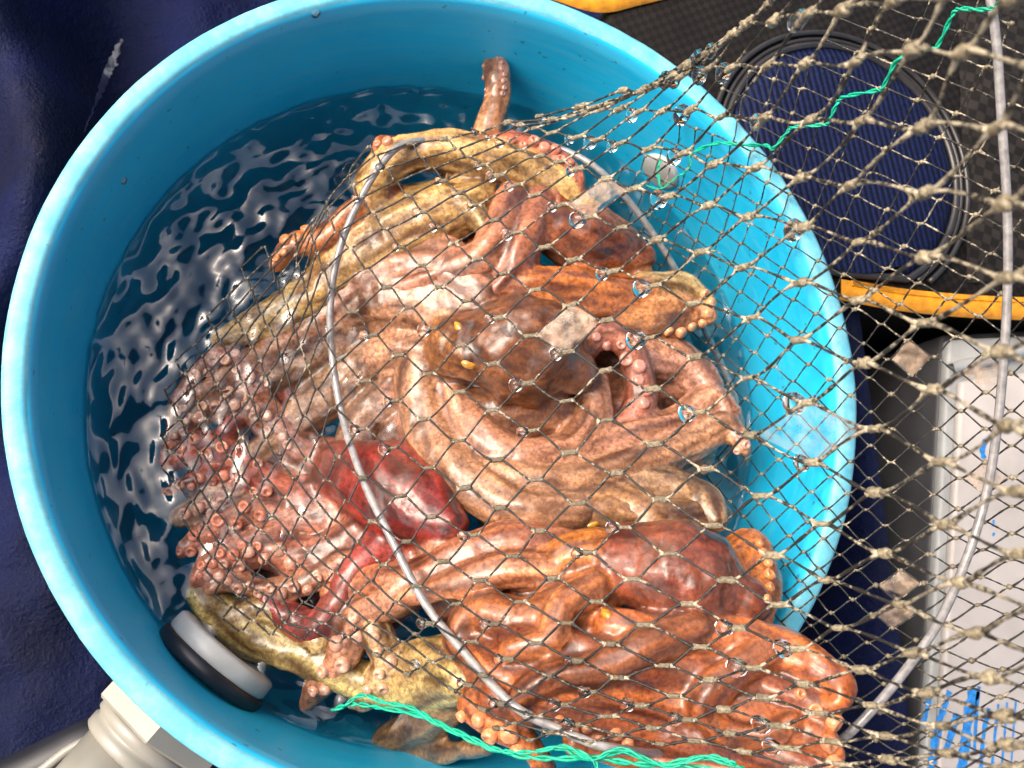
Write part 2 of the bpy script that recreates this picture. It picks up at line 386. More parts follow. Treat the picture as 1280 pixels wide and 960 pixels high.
for i in range(60):                                                  # the rubbed pale streak down one fold
    t = i / 59; cx = 152 - 46 * t + 3.5 * noise.noise((i * 0.35, 0, 0)); cy = 50 + 116 * t; zz = 0.1
    wl_ = (1.2 + 5.0 * math.sin(math.pi * min(1, t * 1.3 + 0.05)) ** 1.2) * (1 + 0.7 * noise.noise((i * 0.8, 3, 0)))
    for dx in (-wl_, 0, wl_ * random.uniform(0.6, 1.3)):
        for _ in range(12): q = at_z(cx + dx, cy, zz); zz = 0.5 * zz + 0.5 * tarp_z(q.x, q.y)
        V.append((q.x, q.y, tarp_z(q.x, q.y) + 0.0015))
    if i: b0 = len(V) - 6; F += [(b0, b0 + 1, b0 + 4, b0 + 3), (b0 + 1, b0 + 2, b0 + 5, b0 + 4)]
mesh('scuff_mark', V, F, M['rub'], tarp)

# ---- the black bag behind the bucket
ZB = RIM - 0.07
bag = empty('fabric_bag', at_z(1150, 180, 0.0), 'black woven fabric bag with round navy panel and orange edging behind the bucket', 'bag')
def poly_prism(name, pts, z0, z1, mat, parent, bev=0.006):
    bm = bmesh.new(); vs_ = [bm.verts.new((p[0], p[1], z1)) for p in pts]; f = bm.faces.new(vs_)
    if f.normal.z < 0: f.normal_flip()
    ex = bmesh.ops.extrude_face_region(bm, geom=[f])
    for v in [e for e in ex['geom'] if isinstance(e, bmesh.types.BMVert)]: v.co.z = z0
    bmesh.ops.recalc_face_normals(bm, faces=bm.faces)
    if bev: bmesh.ops.bevel(bm, geom=bm.edges[:], offset=bev, segments=3, affect='EDGES', profile=0.5)
    me = bpy.data.meshes.new(name); bm.to_mesh(me); bm.free()
    return adopt(link(name, me, mat), parent)
front0 = at_z(1040, 366, ZB); front1 = at_z(1420, 412, ZB)
back0 = at_z(770, -6, ZB); back1 = at_z(1330, -150, ZB)
a0 = math.atan2(front0.y, front0.x); a1 = math.atan2(back0.y, back0.x)
arc = []
for i in range(13):
    a = a0 + (a1 - a0) * i / 12; arc.append((0.262 * math.cos(a), 0.262 * math.sin(a)))
fm = at_z(1230, 386, ZB)
outline = [(front1.x, front1.y), (fm.x, fm.y)] + arc + [(back0.x + 0.002, back0.y + 0.01), (back0.x + 0.30, back0.y + 0.08), (front1.x + 0.06, front1.y + 0.32)]
poly_prism('bag_body', outline, 0.02, ZB, M['black'], bag)
# orange tape along the front edge and along the far corner
def strip(name, pts, w, z, mat, parent, thick=0.004):
    V, F = [], []
    ps = catmull(pts, 8)
    for i, p in enumerate(ps):
        t = np.array(ps[min(i + 1, len(ps) - 1)]) - np.array(ps[max(i - 1, 0)]); t /= np.linalg.norm(t) + 1e-9
        nn = np.array((-t[1], t[0])) * w / 2
        for s, zz in ((-1, z), (-0.7, z + thick), (0.7, z + thick), (1, z)):
            V.append((p[0] + nn[0] * s, p[1] + nn[1] * s, zz))
    for i in range(len(ps) - 1):
        for k in range(3): F.append((i * 4 + k, i * 4 + k + 1, i * 4 + k + 5, i * 4 + k + 4))
    return adopt(mesh(name, V, F, mat), parent)
zt = ZB + 0.0015
def xy(px, py, z=ZB): 
    p = at_z(px, py, z); return (p.x, p.y)
tape = strip('orange_tape', [xy(1046, 362), xy(1130, 377), xy(1230, 386), xy(1330, 389), xy(1420, 392)], 0.017, zt, M['orange'], bag)
V, F = [], []
tp = catmull([xy(1060, 357), xy(1130, 368), xy(1230, 376), xy(1330, 379), xy(1420, 382)], 34)
for p in tp:                                                          # the zip teeth
    b0 = len(V); s = 0.0010
    for dx, dy, dz in ((-s, -2 * s, 0), (s, -2 * s, 0), (s, 2 * s, 0), (-s, 2 * s, 0), (-s, -2 * s, 2 * s), (s, -2 * s, 2 * s), (s, 2 * s, 2 * s), (-s, 2 * s, 2 * s)):
        V.append((p[0] + dx, p[1] + dy, zt + 0.003 + dz))
    F += [tuple(b0 + k for k in q) for q in ((4, 5, 6, 7), (0, 1, 5, 4), (1, 2, 6, 5), (2, 3, 7, 6), (3, 0, 4, 7))]
z_ = mesh('zip_teeth', V, F, M['orange'], None, False); z_.parent = tape; tag(z_, kind='stuff')
z_.matrix_parent_inverse = tape.matrix_parent_inverse.copy(); z_.matrix_parent_inverse = Matrix()
strip('orange_tape', [xy(690, -14), xy(745, 2), xy(790, -6), xy(850, -22), xy(960, -60)], 0.020, zt, M['orange'], bag)
pc = at_z(1052, 208, ZB); pr = (at_z(1185, 208, ZB) - pc).length
fe = (Vector((fm.x, fm.y)) - Vector((front0.x, front0.y))).normalized(); fn = Vector((-fe.y, fe.x))
in_bag = lambda x, y: (Vector((x, y)) - Vector((front0.x, front0.y))).dot(fn) > 0.014
V, F = lathe([(0.0005, 0.006), (pr * 0.5, 0.0062), (pr * 0.9, 0.0055), (pr, 0.002), (pr * 1.005, 0)], 64)
V = [(x + pc.x, y + pc.y, z + zt) for x, y, z in V]
keep = lambda f: all(math.hypot(V[i][0], V[i][1]) > 0.262 and in_bag(V[i][0], V[i][1]) for i in f)
panel = adopt(mesh('round_panel', V, [f for f in F if keep(f)], M['rib']), bag)
for k, (rr, tr_) in enumerate(((1.02, 0.0032), (1.07, 0.0018), (1.13, 0.0024))):
    ring = []
    for i in range(160):
        a = 2 * math.pi * i / 160; p = (pc.x + pr * rr * math.cos(a), pc.y + pr * rr * math.sin(a), zt + 0.002)
        if math.hypot(p[0], p[1]) > 0.266 and in_bag(p[0], p[1]): ring.append((((a + 2.6) % (2 * math.pi)), p))
    a_ = [p for _, p in sorted(ring)]
    # keep the ring in one run
    V, F = [], []; tube_into(V, F, a_, [tr_] * len(a_), 6)
    adopt(mesh('piping', V, F, M['piping']), bag)
V, F = [], []                                                         # coarse check panel on the bag's right
c0, c1, c2, c3 = (at_z(*q, ZB + 0.004) for q in ((1200, 0), (1420, -10), (1420, 350), (1212, 352)))
for i in range(13):
    for j in range(13):
        p = c0.lerp(c1, i / 12).lerp(c3.lerp(c2, i / 12), j / 12); V.append((p.x, p.y, p.z + 0.003 * noise.noise((p.x * 30, p.y * 30, 2)) - (0.0035 if i in (0, 12) or j in (0, 12) else 0)))
for i in range(12):
    for j in range(12):
        a = i * 13 + j; F.append((a, a + 1, a + 14, a + 13))
adopt(mesh('check_panel', V, F, M['check']), bag)

# ---- the pale box on the right
ZX = RIM - 0.09
box = empty('plastic_box', at_z(1250, 700, 0.0), 'dirty white plastic box with blue marker strokes on its lid, right of the bucket', 'box')
def q4(pts, z): return [xy(px, py, z) for px, py in pts]
poly_prism('box_body', q4([(1158, 425), (1480, 408), (1480, 1100), (1118, 1100)], ZX - 0.03), 0.02, ZX - 0.012, M['boxside'], box, 0.004)  # side coloured dark to stand for the shade on it
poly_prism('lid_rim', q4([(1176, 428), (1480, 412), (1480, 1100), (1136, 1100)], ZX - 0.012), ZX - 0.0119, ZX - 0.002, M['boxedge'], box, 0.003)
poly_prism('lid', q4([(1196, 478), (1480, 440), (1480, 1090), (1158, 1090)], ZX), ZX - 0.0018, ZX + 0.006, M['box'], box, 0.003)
strip('lid_handle', [xy(1186, 462, ZX), xy(1225, 452, ZX), xy(1290, 438, ZX), xy(1400, 428, ZX)], 0.010, ZX - 0.0015, M['boxedge'], box, 0.008)
def strokes(seq):
    for pts, w in seq:
        V, F = [], []
        ps = catmull([xy(px, py, ZX + 0.0065) for px, py in pts], 6)
        for i, p in enumerate(ps):
            t = np.array(ps[min(i + 1, len(ps) - 1)]) - np.array(ps[max(i - 1, 0)]); t /= np.linalg.norm(t) + 1e-9
            ww = w * random.uniform(0.7, 1.2) / 2
            V += [(p[0] - t[1] * ww, p[1] + t[0] * ww, ZX + 0.0065), (p[0] + t[1] * ww, p[1] - t[0] * ww, ZX + 0.0065)]
        for i in range(len(ps) - 1): F.append((2 * i, 2 * i + 1, 2 * i + 3, 2 * i + 2))
        adopt(mesh('marker_stroke', V, F, M['ink'], None, False), box)
strokes([([(1162, 870), (1158, 890), (1154, 905)], 0.004), ([(1187, 864), (1180, 885), (1172, 905)], 0.005), ([(1196, 892), (1190, 915), (1180, 945)], 0.006),
         ([(1176, 905), (1168, 930), (1164, 965)], 0.006), ([(1218, 862), (1210, 900), (1206, 935), (1202, 965)], 0.009), ([(1236, 885), (1230, 915), (1226, 960)], 0.004),
         ([(1248, 880), (1244, 915), (1240, 960)], 0.0022), ([(1259, 878), (1256, 915), (1252, 960)], 0.0018), ([(1270, 876), (1267, 912), (1264, 958)], 0.0016), ([(1224, 858), (1221, 885), (1218, 940)], 0.003),
         ([(1232, 550), (1228, 562), (1230, 573)], 0.005), ([(1242, 650), (1242, 655), (1241, 658)], 0.002), ([(1243, 666), (1242, 668), (1241, 670)], 0.002)])

# ------------------------------------------------------------------ the bucket
WZ = RIM - 0.0964                             # water level
TAPER = 0.08
def wall_r(z): return 0.236 - TAPER * (RIM - z)
bucket = empty('blue_bucket', (0, 0, 0.016), 'large round blue plastic bucket with faded rim holding water and octopuses', 'bucket')
prof = [(0.0005, 0.03), (wall_r(0.03) - 0.02, 0.03), (wall_r(0.04), 0.045)]
for k in range(1, 26): z = 0.045 + (RIM - 0.004 - 0.045) * k / 25; prof.append((wall_r(z), z))
prof += [(0.2375, RIM - 0.002), (0.2395, RIM - 0.0012)]
outer = [(0.2472, RIM - 0.0012), (0.2493, RIM - 0.004), (0.25, RIM - 0.010), (0.2495, RIM - 0.022), (0.244, RIM - 0.025), (0.241, RIM - 0.03), (0.222, 0.02), (0.0005, 0.018)]
V, F = lathe(prof + outer, 160)
shell = adopt(mesh('bucket_shell', V, F, M['bucket']), bucket)
V, F = lathe([(0.2366, RIM - 0.0035), (0.2382, RIM - 0.0008), (0.2400, RIM + 0.0002), (0.2470, RIM + 0.0002), (0.2492, RIM - 0.0010), (0.2503, RIM - 0.0045), (0.2506, RIM - 0.010)], 160)
V = [(x * (1 + 0.0015 * noise.noise((x * 40, y * 40, 0))), y * (1 + 0.0015 * noise.noise((x * 40, y * 40, 5))), z + 0.0006 * noise.noise((x * 60, y * 60, 9))) for x, y, z in V]
adopt(mesh('rim_band', V, F, M['rim']), bucket)
def wall_hit(px, py, inset=0.0):
    d = ray(px, py); lo, hi = 0.2, 1.2
    for _ in range(60):
        mid = (lo + hi) / 2; p = CAM + d * mid
        if math.hypot(p.x, p.y) > wall_r(p.z) - inset and p.z < RIM + 0.5 or p.z < 0.03: 
            if p.z > RIM: lo = mid
            else: hi = mid
        else: lo = mid
    return (lo + hi) / 2
def wall_depth(px, py): return wall_hit(px, py)
def radial_part(name, profile, seg, ang, r, z, mat, parent, smooth=True):
    V, F = lathe(profile, seg)
    rot = Matrix.Rotation(ang, 3, 'Z') @ Matrix.Rotation(rad(90), 3, 'Y')
    c = Vector((r * math.cos(ang), r * math.sin(ang), z))
    V = [rot @ Vector(v) + c for v in V]
    return adopt(mesh(name, V, F, mat, None, smooth), parent)
# drain fitting through the wall: local +z of the profile points outwards
fa = math.atan2(*(at_z(232, 872, RIM - 0.06)[i] for i in (1, 0)))
fz = WZ + 0.002; fr = wall_r(fz)
flange = radial_part('drain_fitting', [(0.0005, -0.004), (0.020, -0.006), (0.022, -0.013), (0.0265, -0.0145), (0.0335, -0.0140), (0.0355, -0.0125), (0.036, -0.0045), (0.035, -0.003)], 56, fa, fr - 0.006, fz, M['white'], bucket)
tag(flange, 'pale grey flange of the drain fitting inside the bucket wall')
def sub(o, p): o.parent = p; o.matrix_parent_inverse = p.matrix_parent_inverse.inverted() @ o.matrix_parent_inverse if False else Matrix(); return o
def radial_sub(name, profile, seg, mat, p, smooth=True):
    o = radial_part(name, profile, seg, fa, fr - 0.006, fz, mat, bucket, smooth); return sub(o, p)
radial_sub('gasket', [(0.02, -0.003), (0.0362, -0.0028), (0.0378, -0.001), (0.0378, 0.004), (0.036, 0.006), (0.02, 0.006)], 56, M['rubber'], flange)
radial_sub('hex_nut', [(0.016, 0.016), (0.041, 0.016), (0.0425, 0.0175), (0.0425, 0.046), (0.041, 0.0475), (0.016, 0.0475)], 6, M['grey'], flange, False)
radial_sub('pipe_collar', [(0.016, 0.047), (0.0335, 0.0475), (0.0345, 0.049), (0.0345, 0.0535), (0.033, 0.0545), (0.032, 0.0565), (0.0335, 0.058), (0.0335, 0.0635), (0.032, 0.065), (0.016, 0.065)], 48, M['grey'], flange)
radial_sub('pipe', [(0.016, 0.064), (0.029, 0.0645), (0.0285, 0.12), (0.024, 0.122), (0.016, 0.122)], 48, M['grey'], flange)
# second, pale plug on the far wall
d2 = wall_depth(826, 214); p2 = at(826, 214, d2)
plug = radial_part('wall_plug', [(0.0005, -0.003), (0.013, -0.003), (0.0150, -0.0022), (0.0158, -0.0005), (0.0158, 0.003)], 40, math.atan2(p2.y, p2.x), wall_r(p2.z), p2.z, M['white'], bucket)
for px, py, s in ((395, 17, 0.0032), (155, 226, 0.0026)):
    p = at(px, py, wall_depth(px, py)); a = math.atan2(p.y, p.x)
    rot = Matrix.Rotation(a, 3, 'Z') @ Matrix.Rotation(rad(-90), 3, 'Y')
    V, F = lathe([(0.0001, s * 0.55), (s * 0.5, s * 0.48), (s * 0.85, s * 0.25), (s, 0.0)], 14)
    adopt(mesh('water_drop', [rot @ Vector((v[0] * 1.5, v[1], v[2])) + p for v in V], F, M['clear']), bucket)

# ------------------------------------------------------------------ water
V, F = [], []
NR, NA = 120, 300
def wave(x, y):
    q = Vector((x, y, 0))
    wx = x + 0.008 * noise.noise((x * 40, y * 40, 7)); wy = y + 0.008 * noise.noise((x * 40, y * 40, 11))
    w = noise.noise((wx * 54, wy * 54, 0.3)) * 0.0032 + noise.noise((wx * 125, wy * 125, 2.1)) * 0.0019 + noise.noise((x * 190, y * 190, 5)) * 0.0003
    return w
for i in range(NR):
    r = (wall_r(WZ) - 0.0008) * (i + 0.02) / (NR - 1 + 0.02)
    for k in range(NA):
        a = 2 * math.pi * k / NA; x, y = r * math.cos(a), r * math.sin(a)
        V.append((x, y, WZ + wave(x, y) + 0.0018 * max(0, (r / wall_r(WZ) - 0.98) / 0.02)))
for i in range(NR - 1):
    for k in range(NA):
        k2 = (k + 1) % NA; F.append((i * NA + k, (i + 1) * NA + k, (i + 1) * NA + k2, i * NA + k2))
F.append(tuple(reversed(range(NA))))
b0 = len(V); rb = wall_r(0.05) - 0.0012
for k in range(NA): a = 2 * math.pi * k / NA; V.append((rb * math.cos(a), rb * math.sin(a), 0.047))
for k in range(NA):
    k2 = (k + 1) % NA; F.append(((NR - 1) * NA + k, b0 + k, b0 + k2, (NR - 1) * NA + k2))
F.append(tuple(b0 + k for k in reversed(range(NA))))
bm = bmesh.new(); me = bpy.data.meshes.new('bucket_water'); me.from_pydata(V, [], F); bm.from_mesh(me); bmesh.ops.recalc_face_normals(bm, faces=bm.faces); bm.to_mesh(me); bm.free()
water = tag(link('bucket_water', me, M['water']), kind='structure')

# ------------------------------------------------------------------ octopuses
DOCT = TPS([(230, 600), (250, 480), (300, 420), (450, 250), (560, 200), (620, 130), (720, 300), (850, 390), (640, 430), (480, 620), (850, 730), (750, 560), (900, 560), (940, 700), (1060, 860), (800, 900), (600, 900), (270, 740), (330, 800), (420, 840), (520, 930), (1030, 940), (400, 420), (430, 500), (300, 560), (520, 400), (370, 640)],
           [.573, .588, .601, .604, .607, .628, .605, .622, .578, .570, .500, .578, .590, .530, .455, .475, .487, .559, .558, .547, .560, .450, .613, .613, .588, .598, .586])
def doct(px, py): return float(DOCT((px, py))[0, 0])

def build_octopus(name, label, arms, eyes, base_col, voxel=0.0019, seed=0, dark=0.84):
    V, F = [], []; samples = []; na = 0
    for pts, c in arms:
        c = tuple(x * dark for x in c)
        P = [(p[0], p[1], p[2], p[3] if len(p) > 3 else 0.0) for p in pts]
        C = catmull(P, 7); centers, radii = [], []
        for x, y, r, dz in C:
            r = max(r, 4.0); d0 = doct(x, y) + dz; rm = r * d0 / FPX
            centers.append(at(x, y, d0 + rm)); radii.append(rm)
        # round the ends
        for e in (0, -1):
            nb = centers[1] if e == 0 else centers[-2]
            t = (centers[e] - nb).normalized(); p0, r0 = centers[e].copy(), radii[e]
            ext = [(p0 + t * r0 * s, r0 * math.sqrt(max(0.02, 1 - s * s))) for s in (0.5, 0.85, 0.98)]
            if e == 0:
                for q, rr in ext: centers.insert(0, q); radii.insert(0, rr)
            else:
                for q, rr in ext: centers.append(q); radii.append(rr)
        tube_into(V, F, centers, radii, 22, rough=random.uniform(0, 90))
        sl = 0.0
        for i_, (q, rr) in enumerate(zip(centers, radii)):
            if i_: sl += (q - centers[i_ - 1]).length
            samples.append((q, c, rr, (centers[min(i_ + 1, len(centers) - 1)] - centers[max(i_ - 1, 0)]).normalized(), sl + 3.7 * na))
        na += 1
    tmp = bpy.data.meshes.new('tmp'); tmp.from_pydata([tuple(v) for v in V], [], F); tmp.update()
    ob = bpy.data.objects.new('tmp', tmp); col.objects.link(ob)
    md = ob.modifiers.new('r', 'REMESH'); md.mode = 'VOXEL'; md.voxel_size = voxel; md.use_smooth_shade = True
    sm = ob.modifiers.new('s', 'SMOOTH'); sm.factor = 0.5; sm.iterations = 4
    dg = bpy.context.evaluated_depsgraph_get(); ev = ob.evaluated_get(dg)
    me = bpy.data.meshes.new_from_object(ev, depsgraph=dg)
    bpy.data.objects.remove(ob); bpy.data.meshes.remove(tmp)
    n = len(me.vertices)
    co = np.empty(n * 3); me.vertices.foreach_get('co', co); co = co.reshape(-1, 3)
    no = np.empty(n * 3); me.vertices.foreach_get('normal', no); no = no.reshape(-1, 3)
    S = np.array([s[0] for s in samples]); Cc = np.array([s[1] for s in samples]); Rr = np.array([s[2] for s in samples])
    Tt = np.array([s[3] for s in samples]); Sl = np.array([s[4] for s in samples])
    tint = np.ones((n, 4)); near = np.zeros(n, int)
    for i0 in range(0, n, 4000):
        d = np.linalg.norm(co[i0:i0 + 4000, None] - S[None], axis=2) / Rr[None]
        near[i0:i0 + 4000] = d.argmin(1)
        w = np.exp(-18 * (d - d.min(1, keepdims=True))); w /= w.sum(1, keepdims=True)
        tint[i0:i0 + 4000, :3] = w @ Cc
    pd = co - S[near]; pp = pd - Tt[near] * (pd * Tt[near]).sum(1, keepdims=True); sl = Sl[near] + (pd * Tt[near]).sum(1)
    # slack folds, and ridges and streaks that run along each arm
    o = Vector((seed * 3.1, seed * 1.7, seed)); streak = np.zeros(n)
    for i in range(n):
        v = Vector(co[i]); q = Vector(pp[i] * 150) + Vector((sl[i] * 26, sl[i] * 9, seed))
        st = 0.65 * noise.noise(q) + 0.35 * noise.noise(q * 2.3); streak[i] = 0.5 + 0.75 * st
        co[i] += no[i] * (noise.noise(v * 40 + o) * 0.0018 + st * 0.0011 + (0.4 - abs(noise.noise(v * 160 + o))) * 0.0005)
    me.vertices.foreach_set('co', co.ravel()); me.update()
    at_ = me.attributes.new('tint', 'FLOAT_COLOR', 'POINT'); at_.data.foreach_set('color', tint.ravel())
    at_ = me.attributes.new('streak', 'FLOAT', 'POINT'); at_.data.foreach_set('value', streak)
    me.materials.clear()
    body = link(name, me, M['skin']); tag(body, label, 'octopus', 'octopuses heaped in the bucket')
    me.name = name
    bvh = BVHTree.FromPolygons([tuple(v) for v in co], [tuple(p.vertices) for p in me.polygons])
    for px, py, s, ang in eyes:
        d = ray(px, py); hit = bvh.ray_cast(CAM, d.normalized())
        if hit[0] is None: continue
        nrm = (hit[1] - d.normalized() * 0.6).normalized(); s *= 0.72
        V, F = lathe([(0.0001, 0.75 * s), (0.3 * s, 0.7 * s), (0.6 * s, 0.5 * s), (0.9 * s, 0.15 * s), (1.0 * s, -0.3 * s)], 18)
        q = nrm.to_track_quat('Z', 'Y').to_matrix() @ Matrix.Rotation(ang, 3, 'Z')
        e = mesh('eye', [q @ Vector((v[0] * 1.45 * (1 + 0.35 * noise.noise((v[0] * 400, v[1] * 400, s * 900))), v[1] * 0.8 * (1 + 0.4 * noise.noise((v[0] * 350, v[1] * 350, s * 500))), v[2] * 0.6 - 0.1 * s)) + hit[0] for v in V], F, M['eye'], body)
    return body, bvh

SUCK = []
for kk in range(6):
    V, F = lathe([(0.0001, -0.15), (0.22, -0.12), (0.40, 0.18), (0.68, 0.42), (0.92, 0.32), (1.0, -0.05), (0.85, -0.8)] if kk % 2 else [(0.0001, 0.50), (0.18, 0.46), (0.42, 0.52), (0.70, 0.46), (0.92, 0.24), (1.0, -0.05), (0.85, -0.8)], 11)
    V = [(x * (1 + 0.12 * noise.noise((x * 2 + kk * 5, y * 2, 0))), y * (1 + 0.12 * noise.noise((x * 2, y * 2 + kk * 5, 3))), z) for x, y, z in V]
    me = bpy.data.meshes.new('sucker'); me.from_pydata(V, [], F); me.update(); me.materials.append(M['sucker'])
    me.polygons.foreach_set('use_smooth', [True] * len(me.polygons)); SUCK.append(me)
NSUCK = [0]
def suckers(body, bvh, pts, c, spread=0.0, tilt=(0, 0), gap=1.9):
    """pts: (px, py, sucker radius px) along a row; the cups sit on the skin found there."""
    C = catmull([(p[0], p[1], p[2]) for p in pts], 24); acc = 0; last = None; side = 1
    for x, y, r in C:
        if last is not None:
            acc += math.hypot(x - last[0], y - last[1])
        if last is None or acc > r * gap:
            acc = 0; side = -side
            tx, ty = (x - last[0], y - last[1]) if last is not None else (1, 0)
            L = math.hypot(tx, ty) + 1e-6; sx, sy = -ty / L * side * spread * r, tx / L * side * spread * r
            d = ray(x + sx, y + sy).normalized(); h = bvh.ray_cast(CAM, d)
            if h[0] is not None:
                dd = (h[0] - CAM).dot(CROT @ Vector((0, 0, -1))); s = r * dd / FPX * random.uniform(0.8, 1.15)
                nrm = (h[1] + (CROT @ Vector((tilt[0], -tilt[1], 0))) * 0.9 + Vector((random.uniform(-.25, .25), random.uniform(-.25, .25), 0.1))).normalized()
                o = bpy.data.objects.new('sucker', random.choice(SUCK)); col.objects.link(o)
                o.matrix_world = Matrix.Translation(h[0] + nrm * s * 0.25) @ nrm.to_track_quat('Z', 'Y').to_matrix().to_4x4() @ Matrix.Scale(s, 4)
                mw = o.matrix_world.copy(); o.parent = body; o.matrix_parent_inverse = Matrix(); o.matrix_basis = mw
                k = random.uniform(0.85, 1.15); o.color = (min(1, c[0] * k), min(1, c[1] * k), min(1, c[2] * k), 1); NSUCK[0] += 1
        last = (x, y)

TAN = (0.38, 0.195, 0.10); PINK = (0.42, 0.195, 0.11); BROWN = (0.155, 0.052, 0.015); OCHRE = (0.52, 0.33, 0.115); OLIVE = (0.40, 0.28, 0.10)
ORANGE = (0.50, 0.155, 0.030); RUST = (0.25, 0.058, 0.016); RED = (0.20, 0.015, 0.007); ROSE = (0.38, 0.135, 0.08); MUDB = (0.20, 0.115, 0.05)

A, Ab = build_octopus('octopus', 'tan octopus with brown head and amber eyes at the centre of the heap', [
    ([(592, 430, 46, -.016), (640, 434, 74, -.027), (688, 450, 68, -.025), (718, 464, 30, -.012)], BROWN),
    ([(572, 432, 40, -.016), (592, 440, 44, -.020)], (0.25, 0.10, 0.028)),
    ([(580, 400, 48, .000), (520, 378, 50, .002), (460, 392, 44, .004), (410, 432, 36, .006), (350, 470, 27, .004), (290, 500, 19, .003), (245, 525, 12)], TAN),
    ([(600, 368, 44, .000), (545, 335, 44, .002), (480, 347, 42, .004), (420, 388, 34, .004), (360, 430, 25), (300, 458, 17), (252, 492, 11)], (0.40, 0.18, 0.095)),
    ([(575, 452, 42, .004), (515, 442, 42, .004), (455, 458, 38, .006), (400, 502, 31), (350, 547, 24), (300, 587, 18), (252, 635, 12)], (0.42, 0.22, 0.125)),
    ([(530, 450, 34, .002), (528, 500, 33, .000), (550, 562, 33, -.002), (600, 612, 33, -.002), (660, 640, 31), (720, 640, 27, .004)], TAN),
    ([(570, 500, 28, .008), (598, 545, 27, .001), (650, 572, 27, .002), (708, 562, 26, .000), (742, 524, 25, .000), (742, 478, 20, .004)], PINK),
    ([(590, 588, 25, .004), (670, 606, 27), (740, 600, 27), (800, 580, 26), (860, 555, 24), (908, 535, 19), (930, 560, 12)], TAN),
    ([(740, 562, 24, .002), (800, 546, 25), (850, 530, 24), (890, 500, 21), (915, 515, 13)], PINK),
    ([(720, 440, 22, .008), (748, 420, 19, .001), (778, 425, 19, -.003), (795, 460, 20, -.001), (800, 510, 21, .002), (770, 550, 20, .006)], (0.43, 0.155, 0.10)),
    ([(800, 450, 25, .008), (850, 455, 27, .007), (885, 485, 21, .005)], (0.44, 0.22, 0.15)),
    ([(760, 610, 31, .008), (820, 612, 31, .006), (870, 622, 27, .006), (895, 650, 17, .006)], (0.33, 0.20, 0.10)),
    ([(700, 640, 33, .006), (760, 630, 31, .006), (820, 652, 27, .008)], (0.34, 0.17, 0.06)),
    ([(500, 480, 28, .010), (460, 520, 26, .008), (430, 570, 22, .008), (390, 600, 17, .006)], (0.45, 0.24, 0.16)),
    ([(535, 485, 30, .010), (600, 515, 34, .010), (690, 515, 34, .010)], (0.20, 0.085, 0.04)),
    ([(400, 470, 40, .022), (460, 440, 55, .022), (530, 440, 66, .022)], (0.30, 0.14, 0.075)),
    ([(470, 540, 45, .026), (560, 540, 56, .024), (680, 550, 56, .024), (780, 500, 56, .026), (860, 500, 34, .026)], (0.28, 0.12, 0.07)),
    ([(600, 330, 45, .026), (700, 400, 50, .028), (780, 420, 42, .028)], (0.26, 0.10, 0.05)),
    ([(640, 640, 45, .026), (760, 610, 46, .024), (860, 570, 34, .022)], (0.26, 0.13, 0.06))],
    [(573, 408, 0.0044, 0.9), (585, 456, 0.0050, 0.2)], TAN, seed=1)
suckers(A, Ab, [(880, 590, 6), (905, 580, 7), (925, 565, 6), (930, 545, 5)], (0.62, 0.33, 0.25), 0.6, (0.5, 0.4))
suckers(A, Ab, [(238, 525, 6), (262, 508, 7), (295, 492, 8), (335, 468, 8)], (0.62, 0.36, 0.27), 0.7, (-0.5, 0.3))
suckers(A, Ab, [(745, 425, 7), (775, 435, 8), (800, 470, 8), (808, 505, 7)], (0.55, 0.26, 0.20), 0.5, (0.5, -0.3))
suckers(A, Ab, [(255, 635, 6), (290, 612, 7), (330, 580, 8)], (0.6, 0.3, 0.24), 0.7, (-0.4, 0.3))

B, Bb = build_octopus('octopus', 'ochre octopus along the top of the heap, one arm reaching up the bucket wall', [
    ([(592, 252, 34, .008), (540, 276, 48, .004), (480, 306, 47, .001), (430, 346, 41), (385, 377, 33), (335, 402, 25), (278, 424, 16)], OCHRE),
    ([(472, 272, 26, .004), (468, 226, 25), (500, 196, 25, -.003), (560, 190, 26, -.003), (630, 202, 27, -.003), (690, 228, 24), (735, 256, 13, .002)], OCHRE),
    ([(510, 252, 22, .014), (560, 246, 24, .014)], (0.16, 0.10, 0.035)),
    ([(570, 240, 34, .02), (600, 190, 20, .012), (614, 150, 19, .004), (623, 118, 17, .000), (618, 90, 15, -.002), (612, 74, 9, -.002)], (0.40, 0.19, 0.08)),
    ([(622, 118, 14, 0), (626, 90, 10, -.004), (623, 72, 6, -.006)], (0.42, 0.20, 0.14)),
    ([(480, 250, 28, .006), (440, 268, 20), (402, 300, 18), (366, 308, 17), (344, 332, 10)], ORANGE),
    ([(540, 250, 20, .008), (585, 262, 18, .006), (610, 290, 15, .006)], OLIVE),
    ([(500, 190, 20), (478, 180, 11), (470, 190, 7)], ORANGE),
    ([(600, 185, 18, -.002), (660, 180, 15, -.002), (715, 215, 13, -.002), (725, 240, 8)], (0.50, 0.13, 0.06))],
    [], OCHRE, seed=2)
suckers(B, Bb, [(472, 182, 6), (490, 172, 7), (505, 168, 7)], (0.62, 0.25, 0.15), 0.3, (-0.3, -0.5))
suckers(B, Bb, [(628, 118, 3.4), (630, 98, 3.6), (627, 80, 3.2), (622, 70, 2.8)], (0.5, 0.28, 0.22), 0.3, (0.7, -0.2), 2.2)
suckers(B, Bb, [(608, 120, 3), (604, 98, 3), (604, 80, 3)], (0.45, 0.24, 0.16), 0.2, (-0.7, -0.2), 2.4)
suckers(B, Bb, [(345, 325, 6), (362, 300, 7), (385, 290, 7)], (0.66, 0.28, 0.10), 0.5, (-0.3, -0.3))
suckers(B, Bb, [(640, 178, 6), (680, 182, 7), (712, 205, 6)], (0.58, 0.2, 0.12), 0.4, (0.1, -0.6))

